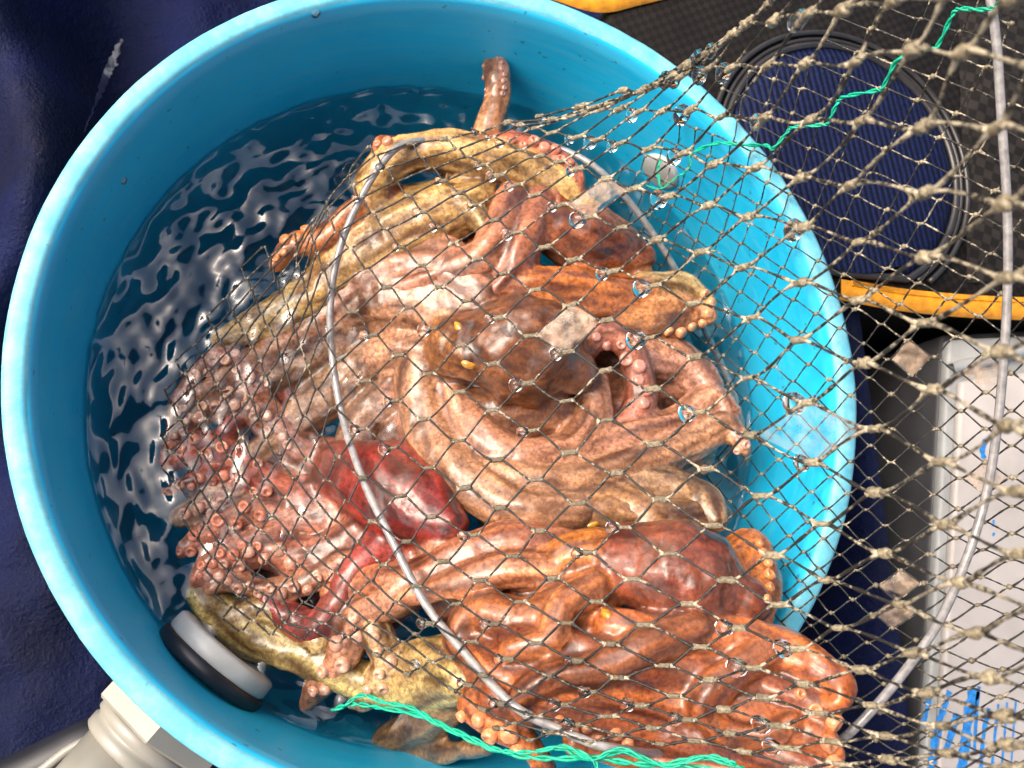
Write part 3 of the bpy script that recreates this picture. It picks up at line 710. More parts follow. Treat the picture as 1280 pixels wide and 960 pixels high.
Cc_, Cb = build_octopus('octopus', 'orange brown octopus with smooth mantle and frilled arm at upper right of the heap', [
    ([(685, 285, 34, .002), (730, 300, 44), (775, 312, 34, .002), (806, 320, 17, .004)], (0.25, 0.075, 0.026)),
    ([(642, 248, 26, .004), (626, 290, 29, .000), (600, 325, 27, -.003), (545, 347, 23, .000), (480, 367, 18, .002), (440, 392, 12, .003)], (0.40, 0.155, 0.08)),
    ([(672, 255, 26, .004), (656, 300, 27, -.002), (640, 340, 24, -.003), (625, 362, 16, .002)], (0.36, 0.12, 0.055)),
    ([(650, 362, 30), (710, 368, 35), (770, 372, 31), (812, 364, 20, .002)], ORANGE),
    ([(770, 396, 25, .004), (820, 390, 31), (862, 390, 27), (885, 395, 13)], (0.52, 0.23, 0.085)),
    ([(808, 360, 23, .002), (850, 362, 23, .001), (880, 373, 13, .002)], (0.42, 0.30, 0.13)),
    ([(660, 240, 24, .008), (700, 250, 24, .006), (740, 268, 16, .006)], RUST),
    ([(760, 405, 24, .016), (800, 440, 24, .01), (850, 452, 26, .008), (882, 484, 18, .006)], PINK)],
    [], ORANGE, seed=3)
suckers(Cc_, Cb, [(835, 415, 7), (858, 412, 8), (878, 402, 7), (888, 385, 7), (880, 362, 6)], (0.66, 0.31, 0.14), 0.2, (0.6, 0.4))

D, Db = build_octopus('octopus', 'glossy dark red octopus with pink suckered arms on the left of the heap', [
    ([(432, 592, 42, -.006), (482, 608, 62, -.014), (530, 638, 54, -.012), (564, 656, 24, -.004)], RED),
    ([(430, 590, 40, .006), (370, 560, 30), (322, 505, 24), (288, 448, 18), (245, 470, 14), (218, 515, 12), (218, 560, 10)], ROSE),
    ([(420, 620, 40, .006), (360, 620, 30), (300, 575, 26), (250, 560, 26), (212, 575, 14)], (0.46, 0.10, 0.05)),
    ([(430, 650, 40, .006), (370, 650, 26), (310, 640, 22), (260, 668, 19), (228, 690, 11)], (0.52, 0.20, 0.12)),
    ([(460, 670, 40, .006), (400, 700, 30), (340, 690, 24), (290, 700, 20), (255, 722, 12)], ROSE),
    ([(490, 680, 40, .008), (440, 730, 28), (400, 785, 22), (362, 772, 20), (332, 752, 12)], (0.30, 0.045, 0.035)),
    ([(540, 660, 35, .01), (555, 705, 28, .004), (500, 742, 28), (452, 772, 24), (432, 812, 24), (402, 852, 19), (382, 882, 10)], PINK),
    ([(400, 605, 30, .008), (330, 605, 28, .004), (270, 622, 22), (225, 645, 14)], (0.50, 0.30, 0.20)),
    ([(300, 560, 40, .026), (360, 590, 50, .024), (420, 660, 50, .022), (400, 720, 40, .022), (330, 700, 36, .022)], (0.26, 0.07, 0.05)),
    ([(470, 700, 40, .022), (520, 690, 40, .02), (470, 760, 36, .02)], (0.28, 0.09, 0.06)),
    ([(330, 520, 18), (290, 500, 15), (258, 505, 13), (232, 530, 11), (208, 560, 8)], PINK),
    ([(360, 660, 18), (318, 676, 15), (282, 690, 13), (255, 705, 11), (243, 728, 8)], (0.50, 0.18, 0.10)),
    ([(340, 620, 16), (300, 602, 14), (262, 596, 12), (230, 606, 10), (206, 615, 7)], (0.46, 0.09, 0.045)),
    ([(430, 700, 18), (380, 730, 16), (330, 735, 14), (285, 728, 12), (262, 738, 8)], PINK),
    ([(360, 500, 22, .01), (330, 470, 18, .008), (300, 520, 16, .006), (270, 560, 14)], (0.40, 0.06, 0.035))],
    [], RED, seed=4)
PK = (0.58, 0.31, 0.22); OP = (0.62, 0.22, 0.13)
suckers(D, Db, [(225, 695, 6), (250, 672, 8), (280, 655, 9), (310, 640, 9), (340, 635, 8)], OP, 0.8, (-0.4, 0.2))
suckers(D, Db, [(212, 560, 6), (235, 555, 8), (262, 560, 9), (292, 572, 8)], OP, 0.7, (-0.3, 0.2))
suckers(D, Db, [(215, 600, 6), (222, 630, 8), (250, 640, 8), (280, 630, 8)], PK, 0.7, (-0.4, 0.3))
suckers(D, Db, [(392, 870, 7), (410, 845, 9), (425, 818, 10), (440, 790, 10), (455, 770, 9)], PK, 0.9, (-0.3, 0.3))
suckers(D, Db, [(260, 725, 6), (295, 702, 8), (335, 692, 9), (375, 700, 9)], PK, 0.7, (-0.2, 0.3))
suckers(D, Db, [(208, 562, 4), (232, 532, 6), (260, 508, 7), (292, 502, 7), (325, 520, 7)], PK, 0.5, (-0.2, 0.3))
suckers(D, Db, [(243, 726, 4), (258, 706, 6), (285, 692, 7), (320, 680, 8)], OP, 0.5, (-0.2, 0.4))
suckers(D, Db, [(206, 615, 4), (232, 607, 6), (265, 598, 7), (300, 603, 7), (335, 618, 7)], OP, 0.5, (-0.1, 0.3))
suckers(D, Db, [(285, 730, 6), (330, 738, 7), (380, 734, 8), (420, 712, 8)], PK, 0.5, (0, 0.4))
suckers(D, Db, [(360, 560, 7), (335, 530, 8), (318, 500, 8)], PK, 0.6, (-0.2, 0))
suckers(D, Db, [(222, 520, 5), (240, 480, 7), (268, 455, 7), (290, 445, 7), (310, 480, 8)], PK, 0.6, (-0.4, -0.2))

E_, Eb = build_octopus('octopus', 'olive yellow octopus low in the heap beside the drain fitting', [
    ([(252, 742, 20), (280, 766, 27), (330, 800, 29), (390, 822, 26), (450, 850, 25), (520, 860, 30), (580, 850, 34)], (0.42, 0.33, 0.12)),
    ([(500, 845, 36, .006), (560, 830, 42, .006), (600, 845, 30, .006)], OLIVE),
    ([(560, 880, 30, .01), (520, 912, 26, .01), (485, 930, 20, .008), (495, 944, 13, .008), (560, 940, 15, .008), (612, 934, 10, .008)], MUDB),
    ([(470, 790, 22), (485, 830, 22), (455, 872, 16), (440, 880, 9)], (0.48, 0.32, 0.16)),
    ([(300, 770, 22), (340, 760, 18), (400, 800, 16)], (0.45, 0.32, 0.14))],
    [], OLIVE, seed=5)
suckers(E_, Eb, [(470, 800, 6), (482, 825, 8), (478, 850, 8), (460, 870, 7)], (0.62, 0.36, 0.24), 0.8, (0.1, 0.4))

Fo, Fb = build_octopus('octopus', 'large rust brown octopus with bulging wet mantle at lower right, arms over the bucket rim', [
    ([(785, 708, 52, -.010), (832, 716, 72, -.018), (884, 734, 66, -.018), (928, 750, 32, -.008)], (0.17, 0.030, 0.008)),
    ([(748, 700, 44, -.006), (708, 704, 34, -.002)], (0.46, 0.15, 0.020)),
    ([(700, 690, 34, .004), (640, 680, 30), (580, 698, 28), (520, 724, 26), (460, 730, 21), (410, 742, 13)], (0.46, 0.16, 0.07)),
    ([(690, 715, 26, .001), (630, 712, 23, -.003), (570, 730, 20, -.003), (515, 745, 15, -.001), (470, 752, 10)], (0.52, 0.21, 0.10)),
    ([(740, 750, 38, .004), (660, 775, 32), (600, 768, 27), (578, 800, 25), (600, 835, 23)], (0.28, 0.085, 0.022)),
    ([(770, 785, 28), (840, 796, 29, -.004), (920, 800, 31, -.007), (990, 822, 31, -.007), (1042, 848, 23, -.005), (1050, 874, 15, -.003), (1020, 886, 11)], (0.47, 0.12, 0.020)),
    ([(640, 800, 23), (720, 812, 25, -.002), (800, 834, 26, -.003), (880, 846, 26, -.003), (950, 858, 25, -.003), (1000, 872, 20, -.002), (1034, 892, 14)], (0.22, 0.050, 0.012)),
    ([(596, 815, 22), (640, 848, 24), (720, 862, 25, -.002), (800, 870, 26, -.003), (880, 886, 26, -.003), (960, 902, 24, -.003), (1020, 918, 20, -.002), (1042, 944, 14)], (0.42, 0.115, 0.024)),
    ([(620, 872, 21), (690, 890, 23), (760, 898, 24), (840, 916, 25), (910, 932, 24), (980, 948, 21), (1030, 968, 16)], (0.25, 0.060, 0.015)),
    ([(870, 788, 22, -.010), (810, 806, 24, -.013), (745, 838, 23, -.012), (690, 846, 20, -.010), (650, 872, 16, -.006), (660, 900, 11, -.003)], (0.21, 0.060, 0.016)),
    ([(960, 815, 22, -.011), (915, 842, 23, -.014), (880, 880, 22, -.012), (905, 915, 19, -.010), (960, 918, 16, -.008), (990, 900, 11, -.006)], (0.36, 0.10, 0.022)),
    ([(740, 735, 24, -.006), (700, 760, 22, -.008), (690, 800, 20, -.006), (640, 815, 16, -.003)], (0.40, 0.13, 0.035)),
    ([(720, 925, 18, .006), (800, 945, 20, .006), (900, 962, 22, .004), (980, 985, 20, .002)], (0.46, 0.14, 0.035)),
    ([(610, 850, 26, .004), (590, 882, 21), (620, 902, 21), (655, 925, 17), (675, 950, 14), (690, 985, 13)], (0.50, 0.15, 0.03)),
    ([(905, 720, 40, .016), (940, 690, 28, .012), (950, 730, 26, .012), (945, 768, 22, .012)], (0.50, 0.16, 0.03)),
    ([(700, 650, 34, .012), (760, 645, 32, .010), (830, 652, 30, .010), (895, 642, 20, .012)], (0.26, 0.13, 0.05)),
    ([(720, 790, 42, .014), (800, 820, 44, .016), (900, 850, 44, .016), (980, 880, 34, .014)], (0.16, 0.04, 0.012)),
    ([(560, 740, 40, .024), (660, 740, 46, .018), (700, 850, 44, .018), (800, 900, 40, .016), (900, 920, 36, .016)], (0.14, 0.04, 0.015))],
    [(740, 656, 0.0044, 0.8), (757, 766, 0.0046, 1.3)], RUST, voxel=0.0017, seed=6)
OR = (0.68, 0.27, 0.12)
suckers(Fo, Fb, [(1000, 872, 9), (1028, 888, 12), (1040, 915, 12), (1042, 940, 11), (1030, 965, 10)], OR, 0.5, (0.5, 0.2), 2.1)
suckers(Fo, Fb, [(566, 880, 8), (590, 900, 10), (615, 915, 11), (640, 925, 11), (662, 945, 10)], OR, 0.5, (-0.2, 0.6))
suckers(Fo, Fb, [(950, 680, 6), (960, 705, 7), (962, 730, 8), (958, 755, 7)], (0.66, 0.28, 0.1), 0.1, (0.7, 0))
suckers(Fo, Fb, [(700, 905, 8), (740, 915, 9), (790, 925, 9)], OR, 0.4, (0, 0.6))

# ------------------------------------------------------------------ the net
KN = {(0,0):(511,385),(1,0):(542,411),(2,0):(577,432),(3,0):(616,455),(4,0):(659,479),(5,0):(709,501),(6,0):(758,525),(0,-1):(467,419),(1,-1):(499,444),(2,-1):(537,467),(3,-1):(575,490),(4,-1):(615,513),(5,-1):(666,538),(6,-1):(712,566),
(-1,-1):(441,390),(1,1):(585,376),(2,1):(624,397),(3,1):(662,420),(4,1):(709,440),(5,1):(758,463),(0,1):(549,359),(2,2):(670,362),(3,2):(715,381),(4,2):(759,400),(1,-2):(457,476),(2,-2):(495,501),(3,-2):(531,524),(4,-2):(574,551),(5,-2):(621,575),(6,-2):(670,600),
(2,-3):(454,536),(3,-3):(492,560),(4,-3):(537,585),(5,-3):(581,610),(6,-3):(626,635),(7,-3):(675,664),(8,-3):(735,691),(7,-2):(722,629),(7,-1):(771,591),(3,-4):(455,597),(4,-4):(501,620),(5,-4):(540,646),(6,-4):(592,669),(7,-4):(641,695),(8,-4):(691,723),(9,-4):(745,752),
(4,-5):(465,652),(5,-5):(509,677),(6,-5):(554,702),(7,-5):(601,726),(8,-5):(650,752),(9,-5):(708,779),(4,-6):(446,677),(5,-6):(479,706),(6,-6):(521,732),(7,-6):(569,755),(8,-6):(618,780),(9,-6):(670,804),(5,-7):(464,726),(6,-7):(495,752),(7,-7):(538,780),(5,-8):(446,740),(6,-8):(481,767),(7,-8):(520,793),(6,-9):(464,779),
(5,2):(812,422),(6,2):(870,446),(7,2):(936,472),(8,2):(1010,503),(4,3):(818,357),(5,3):(867,379),(6,3):(940,397),(7,3):(998,425),(6,4):(1002,353),(5,4):(930,334),(6,1):(816,486),(7,1):(875,515),(8,1):(937,544),(9,1):(1017,578),(7,0):(819,555),(8,0):(884,586),(9,0):(952,620),(10,0):(1030,655),
(8,-1):(826,624),(9,-1):(892,657),(10,-1):(966,694),(11,-1):(1034,725),(8,-2):(780,659),(9,-2):(837,692),(10,-2):(908,725),(11,-2):(973,756),(12,-2):(1048,785),(9,-3):(791,724),(10,-3):(859,755),(11,-3):(923,785),(10,-4):(806,781),(11,-4):(874,809),
(10,-5):(764,805),(11,-5):(831,832),(12,-5):(887,850),(10,-6):(722,826),(11,-6):(774,847),(12,-6):(844,870),(13,-6):(905,887),(9,-7):(635,824),(10,-7):(687,845),(11,-7):(742,865),(12,-7):(799,882),(13,-7):(860,900),(14,-7):(913,917),(9,-8):(604,844),(10,-8):(656,864),(11,-8):(704,881),(12,-8):(760,895),(13,-8):(815,910),(14,-8):(870,926),
(10,-9):(626,880),(11,-9):(670,895),(12,-9):(722,906),(13,-9):(775,919),(14,-9):(825,930),(11,-10):(644,904),(12,-10):(690,916),(8,-7):(589,802),(8,-8):(562,822),(9,-9):(585,856),(5,-9):(432,755),(7,-9):(504,802),(8,-9):(539,827),(5,-10):(419,767),(6,-10):(450,787),(7,-10):(484,811),(8,-10):(526,834),(5,-11):(405,779),(6,-11):(434,796),(7,-11):(471,819),
(4,-9):(403,731),(4,-8):(419,715),(4,-7):(434,696),(3,-5):(434,626),(2,-5):(407,599),(1,-5):(384,574),(2,-4):(422,571),(3,-6):(417,650),(2,-6):(392,624),(1,-6):(369,599),(0,-6):(348,577),(3,-7):(404,672),(2,-7):(376,645),(1,-7):(355,622),(0,-7):(332,599),(-1,-7):(316,573),(3,-8):(387,690),(2,-8):(362,666),(1,-8):(339,644),(0,-8):(320,621),(-1,-8):(301,596),(-2,-8):(286,570),
(3,-9):(375,707),(2,-9):(349,685),(1,-9):(324,662),(0,-9):(301,642),(-1,-9):(286,621),(-2,-9):(270,591),(-3,-9):(251,566),(3,-10):(362,722),(2,-10):(332,702),(1,-10):(311,680),(0,-10):(289,660),(-1,-10):(269,639),(-2,-10):(251,614),(-3,-10):(239,587),(-4,-10):(215,566),(3,-11):(347,735),(2,-11):(320,717),(1,-11):(299,700),(0,-11):(275,679),(-1,-11):(257,656),(-2,-11):(240,627),
(3,-12):(337,747),(2,-12):(310,734),(1,-12):(287,714),(0,-12):(266,696),(2,-13):(299,746),(1,-13):(276,730),(3,-13):(326,762),(3,-14):(315,775),(2,-14):(291,759),(4,-10):(380,753),(4,-11):(365,767),(5,-12):(391,787),(4,-12):(355,778),
(1,-4):(401,545),(0,-4):(380,520),(-1,-4):(366,492),(-2,-4):(357,467),(-3,-4):(351,445),(-4,-4):(344,422),(-5,-4):(334,407),(-6,-4):(327,392),(-7,-4):(320,377),(1,-3):(416,510),(0,-3):(396,487),(-1,-3):(384,459),(-2,-3):(375,434),(-3,-3):(369,414),(-4,-3):(364,395),(-5,-3):(357,379),(-6,-3):(351,365),
(0,-2):(425,450),(-1,-2):(402,422),(-2,-2):(392,397),(-3,-2):(387,379),(-4,-2):(382,362),(-2,-1):(416,362),(0,-5):(364,549),(-1,-5):(350,522),(-2,-5):(341,495),(-3,-5):(332,470),(-4,-5):(325,451),(-5,-5):(315,434),(-6,-5):(306,417),(-7,-5):(297,402),(-8,-5):(290,387),(-1,-6):(332,549),(-2,-6):(324,524),(-3,-6):(314,497),(-4,-6):(304,477),(-5,-6):(294,457),(-6,-6):(284,441),(-7,-6):(275,425),(-8,-6):(267,410),
(-2,-7):(302,546),(-3,-7):(292,521),(-4,-7):(280,499),(-5,-7):(271,481),(-6,-7):(261,464),(-7,-7):(252,446),(-3,-8):(272,546),(-4,-8):(259,524),(-5,-8):(246,504),(-6,-8):(240,485),(-7,-8):(230,467),(-4,-9):(236,545),(-5,-9):(225,525),(-5,-10):(200,544),
(-1,1):(527,332),(-2,1):(502,309),(-3,1):(481,286),(-4,1):(465,266),(-5,1):(450,247),(-1,0):(484,359),(-2,0):(459,335),(-3,0):(437,310),(-4,0):(421,290),(0,2):(597,324),(1,2):(630,342),(-1,2):(567,304),(-2,2):(549,284),(-3,2):(530,265),(-4,2):(511,245),(-5,2):(495,227),(-6,2):(482,209),(-1,3):(619,275),(-2,3):(597,256),(-3,3):(576,241),(-4,3):(555,226),(-5,3):(540,211),(-6,3):(526,197),(-7,3):(512,180),
(-3,4):(625,219),(-4,4):(605,206),(-5,4):(585,196),(-6,4):(572,186),(-7,4):(555,174),(0,3):(646,291),(1,3):(681,309),(2,3):(717,325),(3,3):(767,339),(0,4):(702,256),(1,4):(737,271),(2,4):(776,285),(3,4):(821,300),(4,4):(876,315),(-1,4):(669,244),(-2,4):(647,231),(-4,5):(651,187),(-3,5):(675,195),(-2,5):(700,202),(-1,5):(724,211),(0,5):(757,224),(1,5):(792,236),(2,5):(837,245),(3,5):(886,257),(4,5):(935,271),
(-3,6):(722,171),(-2,6):(749,174),(-1,6):(776,179),(0,6):(811,186),(1,6):(855,191),(2,6):(892,205),(3,6):(946,209),(-4,6):(690,166),(-2,7):(800,139),(-1,7):(828,139),(0,7):(864,137),(1,7):(901,146),(2,7):(956,147),(3,7):(1012,150),(4,6):(1002,222),(-1,8):(885,86),(0,8):(915,84),(1,8):(960,82),(2,8):(1006,80),(3,8):(1069,77),(-2,8):(852,95),(-1,9):(932,30),(0,9):(967,26),(1,9):(1010,17),(2,9):(1055,12),(3,9):(1117,2),
(4,8):(1142,62),(5,8):(1205,65),(4,7):(1077,151),(5,7):(1152,159),(6,7):(1245,160),(5,6):(1065,231),(6,6):(1156,241),(7,6):(1257,255),(5,5):(1006,284),(6,5):(1075,302),(7,5):(1157,321),(8,5):(1260,347),(7,4):(1075,375),(8,4):(1155,404),(9,4):(1250,440),(8,3):(1080,454),(9,3):(1167,487),(10,3):(1260,532),(9,2):(1094,536),(10,2):(1175,577),(11,2):(1272,615),(10,1):(1095,616),(11,1):(1182,656),(12,1):(1275,692),(11,0):(1105,692),(12,0):(1200,728),
(12,-1):(1126,756),(13,-1):(1221,791),(13,-2):(1142,816),(14,-2):(1237,847),(12,-3):(996,811),(13,-3):(1077,837),(14,-3):(1160,866),(15,-3):(1257,895),(12,-4):(940,835),(13,-4):(1005,855),(14,-4):(1090,882),(15,-4):(1177,907),(13,-5):(955,872),(14,-5):(1025,892),(15,-5):(1107,920),(16,-5):(1186,942),(14,-6):(970,907),(15,-6):(1040,927),(16,-6):(1110,949),(15,-7):(982,935),(16,-7):(1050,955),(15,-8):(932,940),
(-5,5):(632,178),(-6,5):(615,171),(-7,5):(600,165),(-8,5):(588,160),(-5,6):(668,160),(-6,6):(650,156),(-7,6):(635,153),(-3,7):(775,136),(-4,7):(752,137),(-5,7):(732,141),(-6,7):(712,146),(-7,7):(690,149),(-3,8):(828,102),(-4,8):(806,110),(-5,8):(784,119),(-6,8):(762,128),(-7,8):(742,134),
(-2,9):(906,50),(-3,9):(884,66),(-4,9):(862,81),(-5,9):(842,94),(-6,9):(822,104),(-7,9):(800,114),(-1,10):(990,-20),(-2,10):(960,5),(-3,10):(938,25),(-4,10):(917,42),(-5,10):(898,57),(0,10):(1025,-32),
(-3,-1):(404,338),(-4,-1):(396,318),(-5,-1):(392,302),(-5,0):(412,275),(-6,0):(408,262),(-7,0):(410,250),(-6,1):(440,232),(-7,1):(436,220),(-8,1):(440,208),(-5,-2):(377,346),(-6,-2):(372,332),(-7,-2):(370,318),(-8,-2):(372,305),(-7,-3):(345,350),(-8,-3):(340,336),(-9,-3):(338,322),(-8,-4):(314,362),(-9,-4):(308,348),(-7,2):(470,194),(-8,2):(462,182)}
keys = list(KN); KT = TPS(keys, [KN[k] for k in keys], 0.0008)
DFRONT = TPS([(205, 560), (250, 440), (300, 350), (340, 760), (450, 870), (420, 300), (480, 190), (640, 150), (420, 500), (511, 385), (610, 430), (550, 700), (700, 600), (650, 900), (760, 300), (760, 150), (850, 95), (960, 25), (1070, 75), (1250, 160), (1120, 0), (1000, 350), (1260, 350), (1250, 690), (1020, 650), (900, 800), (1250, 890), (1050, 950), (900, 940), (1060, 860), (480, 620), (270, 740)],
              [.566, .580, .588, .540, .520, .582, .590, .588, .578, .565, .535, .508, .500, .460, .530, .545, .485, .400, .330, .265, .300, .405, .280, .290, .415, .455, .315, .400, .435, .400, .532, .542], 1e-4)
def dfront(px, py): return min(float(DFRONT((px, py))[0, 0]), doct(px, py) - 0.012 if 200 < px < 980 and 170 < py < 950 else 9)
net = empty('fishing_net', at_z(700, 560, RIM - 0.05), 'muddy dark mesh fishing net on wire hoops drawn over the octopuses and the bucket', 'net')

def net_layer(P3, mudf, drawn, r0, name, jitter=0.0):
    """P3: (a,b) -> Vector knot positions. Bars leave the right tip of a knot and enter the left tip of the next."""
    tips, frames = {}, {}
    for k, p in P3.items():
        nx = [P3[q] for q in ((k[0] + 1, k[1]), (k[0], k[1] + 1)) if q in P3]; pv = [P3[q] for q in ((k[0] - 1, k[1]), (k[0], k[1] - 1)) if q in P3]
        if not nx and not pv: continue
        e = sum(nx, Vector()) / len(nx) if nx else 2 * p - sum(pv, Vector()) / len(pv)
        s = sum(pv, Vector()) / len(pv) if pv else 2 * p - e
        t = e - s; L = t.length / 2
        h = min(0.0032, (0.125 if L > 0.018 else 0.07) * L); t.normalize()
        tips[k] = (p - t * h, p + t * h, t, L)
    V, F, mud = [], [], []
    for k in tips:
        for dk in ((1, 0), (0, 1)):
            q = (k[0] + dk[0], k[1] + dk[1])
            if q not in tips or not drawn(k, q): continue
            p0, p1 = tips[k][1], tips[q][0]; d = p1 - p0; L = d.length
            side = (tips[k][2] + tips[q][2]) * 0.5
            # leaves along the knot's own direction, then swings over
            c0 = p0 + tips[k][2] * L * 0.12; c1 = p1 - tips[q][2] * L * 0.12
            off = Vector((random.gauss(0, 1), random.gauss(0, 1), random.gauss(0, 1))) * L * 0.025
            n = 9; pts, rr = [], []; f1, f2 = random.uniform(0, 6), random.uniform(0, 6)
            mf = mudf(k); 
            for i in range(n):
                t = i / (n - 1)
                b = p0 * (1 - t) ** 3 + (c0 + off + (p0.lerp(p1, 0.3) - c0) * 0.5) * 3 * t * (1 - t) ** 2 + (c1 + off + (p0.lerp(p1, 0.7) - c1) * 0.5) * 3 * t * t * (1 - t) + p1 * t ** 3
                pts.append(b)
                end = abs(2 * t - 1) ** 3
                rr.append(r0 * (0.66 + 0.60 * end * (0.4 + mf) + 0.08 * mf + (0.20 + 0.35 * mf) * max(0, math.sin(f1 + t * 8)) ** 3 + 0.14 * math.sin(f2 + t * 21)))
            v0 = len(V); tube_into(V, F, pts, rr, 6, cap=True)
            mud += [mf * 0.15 + 0.12 * abs(2 * ((i // 6) / (n - 1)) - 1) ** 2 for i in range(len(V) - v0)]
    o = adopt(mesh(name, V, F, M['twine']), net)
    a_ = o.data.attributes.new('mud', 'FLOAT', 'POINT'); a_.data.foreach_set('value', mud)
    return tips

KNOT = []
for kk in range(10):                                                  # lumpy clods of mud sitting on a knot, long along x
    bm = bmesh.new(); bmesh.ops.create_icosphere(bm, subdivisions=2, radius=1.0)
    for v in bm.verts:
        d = v.co.normalized(); w = 1 + 0.38 * noise.noise(d * 1.3 + Vector((kk * 7, 0, 0))) + 0.22 * noise.noise(d * 3.1 + Vector((0, kk * 3, 0)))
        x = d.x; waist = 0.62 + 0.38 * abs(x) ** 1.5                 # a saddle where the twines part
        v.co = Vector((d.x * 1.0, d.y * waist * (0.75 + 0.5 * abs(x)), d.z * 0.72)) * w
    me = bpy.data.meshes.new('knot'); bm.to_mesh(me); bm.free(); me.materials.append(M['mud']); me.polygons.foreach_set('use_smooth', [True] * len(me.polygons)); KNOT.append(me)
def place_knot(p, t, nrm, sx, sy):
    y = nrm.cross(t).normalized(); z = t.cross(y).normalized()
    R = Matrix((t, y, z)).transposed().to_4x4()
    o = bpy.data.objects.new('knot', random.choice(KNOT)); col.objects.link(o); o.parent = net
    o.matrix_parent_inverse = Matrix(); o.matrix_basis = Matrix.Translation(p - net.location) @ R @ Matrix.Rotation(random.uniform(-0.6, 0.6), 4, 'X') @ Matrix.Diagonal((sx * random.choice((1, -1)), sy, sy, 1))
    return o

# upper layer
P2, P3 = {}, {}
allk = set(KN)
for (a, b) in KN:
    for d in ((1, 0), (-1, 0), (0, 1), (0, -1)): allk.add((a + d[0], b + d[1]))
ext = set(allk)
for (a, b) in list(allk):                                             # the net runs on past the right and top of the frame
    x, y = KT((a, b))[0]
    if x > 1200 or y < 20 and x > 930:
        for i in range(0, 4):
            for j in range(0, 4): ext.add((a + i, b + j))
for k in ext:
    x, y = KN[k] if k in KN else KT(k)[0]
    if k not in KN and (x < 196 or (y > 938 and x < 900) or y > 1060 or x > 1560 or y < -260): continue
    if k not in KN and (x < 640 and y < 175 or x < 1000 and y < 150 - (x - 640) * 0.42): continue
    if k not in KN and x < 480 and y > 815: continue
    P2[k] = (x, y); d = max(0.2, dfront(x, y)) + 0.0015 * noise.noise((k[0] * 1.7, k[1] * 1.7, 0)); P3[k] = at(x, y, d)
def mud_of(k):
    x, y = P2[k]; return min(1.0, max(0.03, (x - 520) / 680 * 0.8 + (480 - y) / 480 * 0.18 + 0.05))
tips = net_layer(P3, mud_of, lambda k, q: True, 0.00088, 'upper_mesh')
view = CROT @ Vector((0, 0, 1))
def bar_pt(k, q, t):                                                  # near the left tip of knot k towards knot q
    a = tips[k][0]; return a.lerp(tips[q][1], t)
nk = 0
order = sorted(tips, key=lambda k: -tips[k][3] / max(0.15, (P3[k] - CAM).length))
for k in order:
    x, y = P2[k]; p0, p1, t, L = tips[k]
    if not (-40 < x < 1330 and -40 < y < 1010): continue
    m = mud_of(k); s = (0.0019 + 0.0014 * m) * random.uniform(0.75, 1.3) * min(1, L / 0.022 + 0.15)
    if nk < 290:
        ko = place_knot((p0 + p1) / 2, t, view, max((p1 - p0).length * 0.62, s) * random.uniform(0.95, 1.3), s); nk += 1
        g = min(1, 0.42 + 0.75 * m) * random.uniform(0.7, 1.1); ko.color = (g, g, g, 1)
    l1, l2 = (k[0] - 1, k[1]), (k[0], k[1] - 1); r1, r2 = (k[0] + 1, k[1]), (k[0], k[1] + 1)
    u = random.random()
    if x > 430 and l1 in tips and l2 in tips and u < 0.62 and x < 1240:
        if u < 0.40 and (u > 0.30 or x > 1020): continue
        if u < 0.40:                                                  # a clear drop hanging there
            sz = min(0.0060, L * 0.21) * random.uniform(0.75, 1.15); bm = bmesh.new(); bmesh.ops.create_icosphere(bm, subdivisions=2, radius=1.0)
            yv = view.cross(t).normalized(); zv = t.cross(yv).normalized(); cc = p0 - t * sz * 0.75
            for v in bm.verts:
                q = v.co; tap = 1.0 - 0.35 * q.x; v.co = cc + t * q.x * sz * 1.05 + yv * q.y * sz * 0.85 * tap + zv * q.z * sz * 0.6 * tap
            me = bpy.data.meshes.new('water_drop'); bm.to_mesh(me); bm.free(); adopt(link('water_drop', me, M['drop']), net)
            continue
        # a web of water or mud held in the crotch left of the knot
        tt = random.uniform(0.12, 0.24); a_, b_ = bar_pt(k, l1, tt), bar_pt(k, l2, tt); c_ = p0
        V, F = [], []; N = 7; bulge = 0.45
        for i in range(N + 1):
            e = a_.lerp(b_, i / N); mid = (a_ + b_) / 2; e = e + (mid - c_) * (-0.35 * 4 * (i / N) * (1 - i / N)) * (0.8 if u > 0.3 else -0.6)
            for j in range(4):
                s_ = j / 3; q = c_.lerp(e, s_)
                h_ = 0.0011 * math.sin(math.pi * min(1, 0.15 + s_ * 0.85)) * (0.4 + 2.4 * (i / N) * (1 - i / N))
                V += [q + view * h_, q - view * h_]
        for i in range(N):
            for j in range(3):
                a = (i * 4 + j) * 2; b = ((i + 1) * 4 + j) * 2
                F += [(a, a + 2, b + 2, b), (a + 1, b + 1, b + 3, a + 3)]
        for i in range(N): a = (i * 4 + 3) * 2; b = ((i + 1) * 4 + 3) * 2; F.append((a, a + 1, b + 1, b))
        adopt(mesh('mud_web', V, F, M['mud']), net)
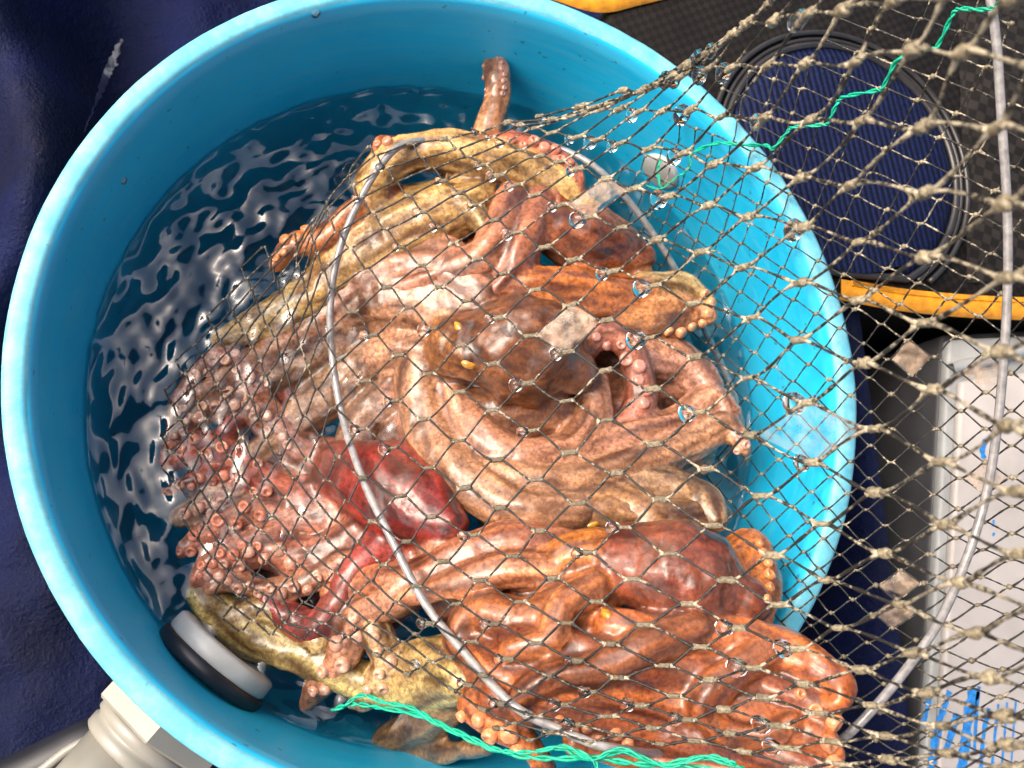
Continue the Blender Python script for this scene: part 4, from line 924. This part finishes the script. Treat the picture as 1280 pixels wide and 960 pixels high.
# cells closed by a film
def film(ks, mat, name, push=0.0):
    c = [tips[k] for k in ks]
    pts = [c[0][1], c[1][0].lerp(c[1][1], 0.5), c[2][0], c[3][0].lerp(c[3][1], 0.5)]
    V, F = [], []; N = 10
    for i in range(N + 1):
        for j in range(N + 1):
            q = pts[0].lerp(pts[1], i / N).lerp(pts[3].lerp(pts[2], i / N), j / N)
            b = 16 * (i / N) * (1 - i / N) * (j / N) * (1 - j / N); V.append(q - view * b * (0.002 + 0.0012 * noise.noise(q * 120)))
    for i in range(N):
        for j in range(N): a = i * (N + 1) + j; F.append((a, a + 1, a + N + 2, a + N + 1))
    adopt(mesh(name, V, F, mat), net)
film([(3, 1), (4, 1), (4, 2), (3, 2)], M['film'], 'mud_film'); film([(0, 4), (1, 4), (1, 5), (0, 5)], M['film'], 'mud_film')
film([(8, 1), (9, 1), (9, 2), (8, 2)], M['clear'], 'water_film')

# lower layer
ctl, val = [], []
for s, x in zip(range(-10, 5), (760, 788, 822, 858, 895, 934, 975, 1018, 1065, 1115, 1171, 1233, 1297, 1365, 1435)): ctl.append((s, 0)); val.append((x, 536))
for t, p in zip(range(-13, 14), ((940, -40), (965, 0), (990, 40), (1015, 80), (1040, 125), (1065, 170), (1088, 216), (1110, 262), (1130, 308), (1147, 354), (1160, 400), (1168, 446), (1171, 491), (1171, 536), (1170, 578), (1168, 618), (1165, 656), (1160, 693), (1155, 729), (1150, 765), (1145, 800), (1140, 835), (1135, 870), (1130, 905), (1125, 940), (1120, 975), (1115, 1010))): ctl.append((0, t)); val.append(p)
for t, p in ((-5, (835, 365)), (-9, (805, 240)), (-11, (790, 190)), (4, (858, 672)), (8, (866, 800))): ctl.append((-7, t)); val.append(p)
for t, p in ((-8, (1265, 130)), (-4, (1350, 330)), (5, (1380, 700)), (10, (1376, 868))): ctl.append((3, t)); val.append(p)
seen = {}; 
for c, v in zip(ctl, val): seen[c] = v
BT = TPS(list(seen), list(seen.values()), 0.002)
DB = TPS([(860, 300), (900, 500), (900, 700), (1050, 500), (1000, 250), (1000, 780), (1200, 200), (1280, 500), (1280, 900), (850, 150), (1100, 900), (1100, 0), (1180, 650), (1090, 300)], [.64, .645, .60, .580, .60, .53, .51, .49, .45, .63, .475, .52, .52, .565], 1e-4)
def dback(x, y):
    d = float(DB((x, y))[0, 0]); p = at(x, y, d)
    return min(d, wall_depth(x, y) - 0.006) if math.hypot(x - 535, y - 490) < 545 else d
B2, B3 = {}, {}
for a in range(-26, 27):
    for b in range(-26, 27):
        s, t = (a + b) / 2, (a - b) / 2
        if not (-9.5 <= s <= 4 and -13 <= t <= 13): continue
        x, y = BT((s, t))[0]
        if x < 770 or x > 1480 or y < -60 or y > 1010 or (x < 900 and y < 150) or (y > 760 and x < 960) or (x < 925 and y > 640): continue
        if y < 140 - (x - 860) * 0.75: continue
        B2[(a, b)] = (x, y); B3[(a, b)] = at(x, y, dback(x, y) + 0.002 * noise.noise((a * 0.9, b * 0.9, 4)))
btips = net_layer(B3, lambda k: 0.05 + 0.35 * (B2[k][0] > 1060 and B2[k][1] < 420), lambda k, q: True, 0.00068, 'lower_mesh')
V, F = [], []
for k, (p0, p1, t, L) in btips.items():
    x, y = B2[k]; s = 0.0012 * random.uniform(0.6, 1.5); c = (p0 + p1) / 2
    b0 = len(V); tube_into(V, F, [p0 - t * s * 0.3, p0.lerp(p1, 0.3), p0.lerp(p1, 0.7), p1 + t * s * 0.3], [s * 0.5, s, s * 0.9, s * 0.5], 6)
o = adopt(mesh('lower_knots', V, F, M['mud']), net); tag(o, kind='stuff'); o.color = (0.55, 0.55, 0.55, 1)
def bfilm(x, y, mat, name):
    k = min((k for k in btips if all(q in btips for q in ((k[0] + 1, k[1]), (k[0] + 1, k[1] + 1), (k[0], k[1] + 1)))), key=lambda k: (B2[k][0] + 26 - x) ** 2 + (B2[k][1] - y) ** 2)
    global tips
    sv = tips; tips = btips; film([k, (k[0] + 1, k[1]), (k[0] + 1, k[1] + 1), (k[0], k[1] + 1)], mat, name); tips = sv
for x, y in ((1130, 452), (1212, 600), (1110, 740), (1128, 775), (1225, 470)): bfilm(x, y, M['film'], 'mud_film')

# wire hoops
def wire(name, pts, r, mat=None, closed=False, n=14):
    P = catmull([tuple(p) for p in pts], n); V, F = [], []
    if closed: P = P[:-1]
    tube_into(V, F, P, [r] * len(P), 10, closed=closed)
    return adopt(mesh(name, V, F, mat or M['wire']), net)
h1 = [(x, y, dfront(x, y) + (0.03 if x > 540 and y < 300 else 0.014 if x > 510 and y < 300 else 0.005)) for x, y in ((560, 176), (522, 176), (490, 190), (455, 240), (425, 310), (413, 380), (416, 450), (428, 520), (452, 595), (485, 665), (530, 752), (580, 815), (640, 880), (700, 912), (770, 936))]
h1 += [(850, 930, .50), (915, 840, .60), (945, 690, .66), (925, 520, .68), (880, 410, .665), (846, 340, .655), (802, 272, .645), (748, 212, .635), (690, 182, .645), (640, 172, .645), (600, 174, .64), (560, 176, dfront(560, 176) + .03)]
wire('hoop', [at(*p) for p in h1], 0.0024, closed=True)
h2 = [(1215, -120), (1228, -50), (1240, 10), (1247, 70), (1252, 150), (1258, 240), (1260, 330), (1256, 430), (1246, 540), (1230, 630), (1204, 710), (1172, 780), (1130, 840), (1085, 893), (1045, 930), (990, 965), (930, 990)]
wire('hoop', [at(x, y, dback(x, y) - 0.008) for x, y in h2], 0.0024)
# green cords
def cord(name, pts, r, dep, off):
    P = [at(x, y, dep(x, y) + off) for x, y in pts]; C = catmull([tuple(p) for p in P], 6); V, F = [], []
    for ph in (0, math.pi):                                           # two laid strands
        Q = []
        for i, c in enumerate(C):
            c = Vector(c); t = (Vector(C[min(i + 1, len(C) - 1)]) - Vector(C[max(i - 1, 0)])).normalized(); n1 = t.orthogonal().normalized(); n2 = t.cross(n1)
            Q.append(c + (n1 * math.cos(i * 0.9 + ph) + n2 * math.sin(i * 0.9 + ph)) * r * 0.55)
        tube_into(V, F, Q, [r * random.uniform(0.36, 0.6) for _ in Q], 6)
    return adopt(mesh(name, V, F, M['green']), net)
cord('green_cord', [(1262, -12), (1246, 6), (1232, 12), (1200, 11), (1190, 20), (1172, 57), (1160, 62), (1124, 73), (1104, 108), (1096, 113), (1056, 121), (1046, 130), (1036, 152), (1028, 156), (992, 159), (984, 165), (966, 186), (958, 182), (925, 181), (895, 179), (862, 192)], 0.0013, dback, -0.014)
cord('green_cord', [(862, 192), (862, 210), (845, 222), (826, 236), (808, 232)], 0.0008, dback, -0.004)
cord('green_cord', [(826, 236), (822, 214), (826, 200)], 0.0011, dback, -0.004)
dh = lambda x, y: dfront(x, max(y - 12, 0))
hem1 = [(415, 888), (440, 880), (470, 884), (520, 893), (560, 911), (600, 930), (645, 944), (690, 948), (745, 948), (800, 955), (860, 958), (930, 968)]
cord('hem_cord', hem1, 0.0016, dh, -0.002)
cord('hem_cord', [(428, 884), (452, 869), (480, 878), (515, 885), (545, 902), (585, 920), (625, 938), (665, 940), (700, 935), (735, 948), (780, 940), (825, 955), (875, 947), (930, 960)], 0.0013, dh, -0.004)
cord('hem_cord', [(672, 940), (706, 933), (742, 951), (746, 968)], 0.0012, dh, -0.006)
cord('hem_cord', [(742, 951), (778, 936), (832, 958), (884, 945), (920, 955)], 0.0012, dh, -0.006)

# the black hose with pale edge at the lower left
hose = empty('black_hose', at_z(60, 950, 0.0), 'black hose end with a pale edge below the drain fitting', 'hose')
V, F = [], []; hp = [at_z(x, y, 0.20) for x, y in ((-60, 1010), (20, 975), (80, 945), (118, 928), (150, 935), (165, 965), (150, 1010))]
C = catmull([tuple(p) for p in hp], 8); tube_into(V, F, C, [0.015] * len(C), 16); adopt(mesh('hose_body', V, F, M['rubber']), hose)
V, F = [], []; hp = [at_z(x, y, 0.225) for x, y in ((50, 965), (85, 938), (112, 925), (124, 927))]
C = catmull([tuple(p) for p in hp], 8); tube_into(V, F, C, [0.003] * len(C), 8); adopt(mesh('pale_edge', V, F, M['grey']), hose)
print('suckers', NSUCK[0], 'knots', nk, 'objects', len(bpy.data.objects), 'water depth', [round(depth_at_z(*q, WZ), 3) for q in ((230, 600), (640, 430), (850, 390), (600, 900), (850, 730), (450, 250), (620,110))], 'wall', round(wall_depth(620, 110), 3), round(wall_depth(1000, 400), 3))
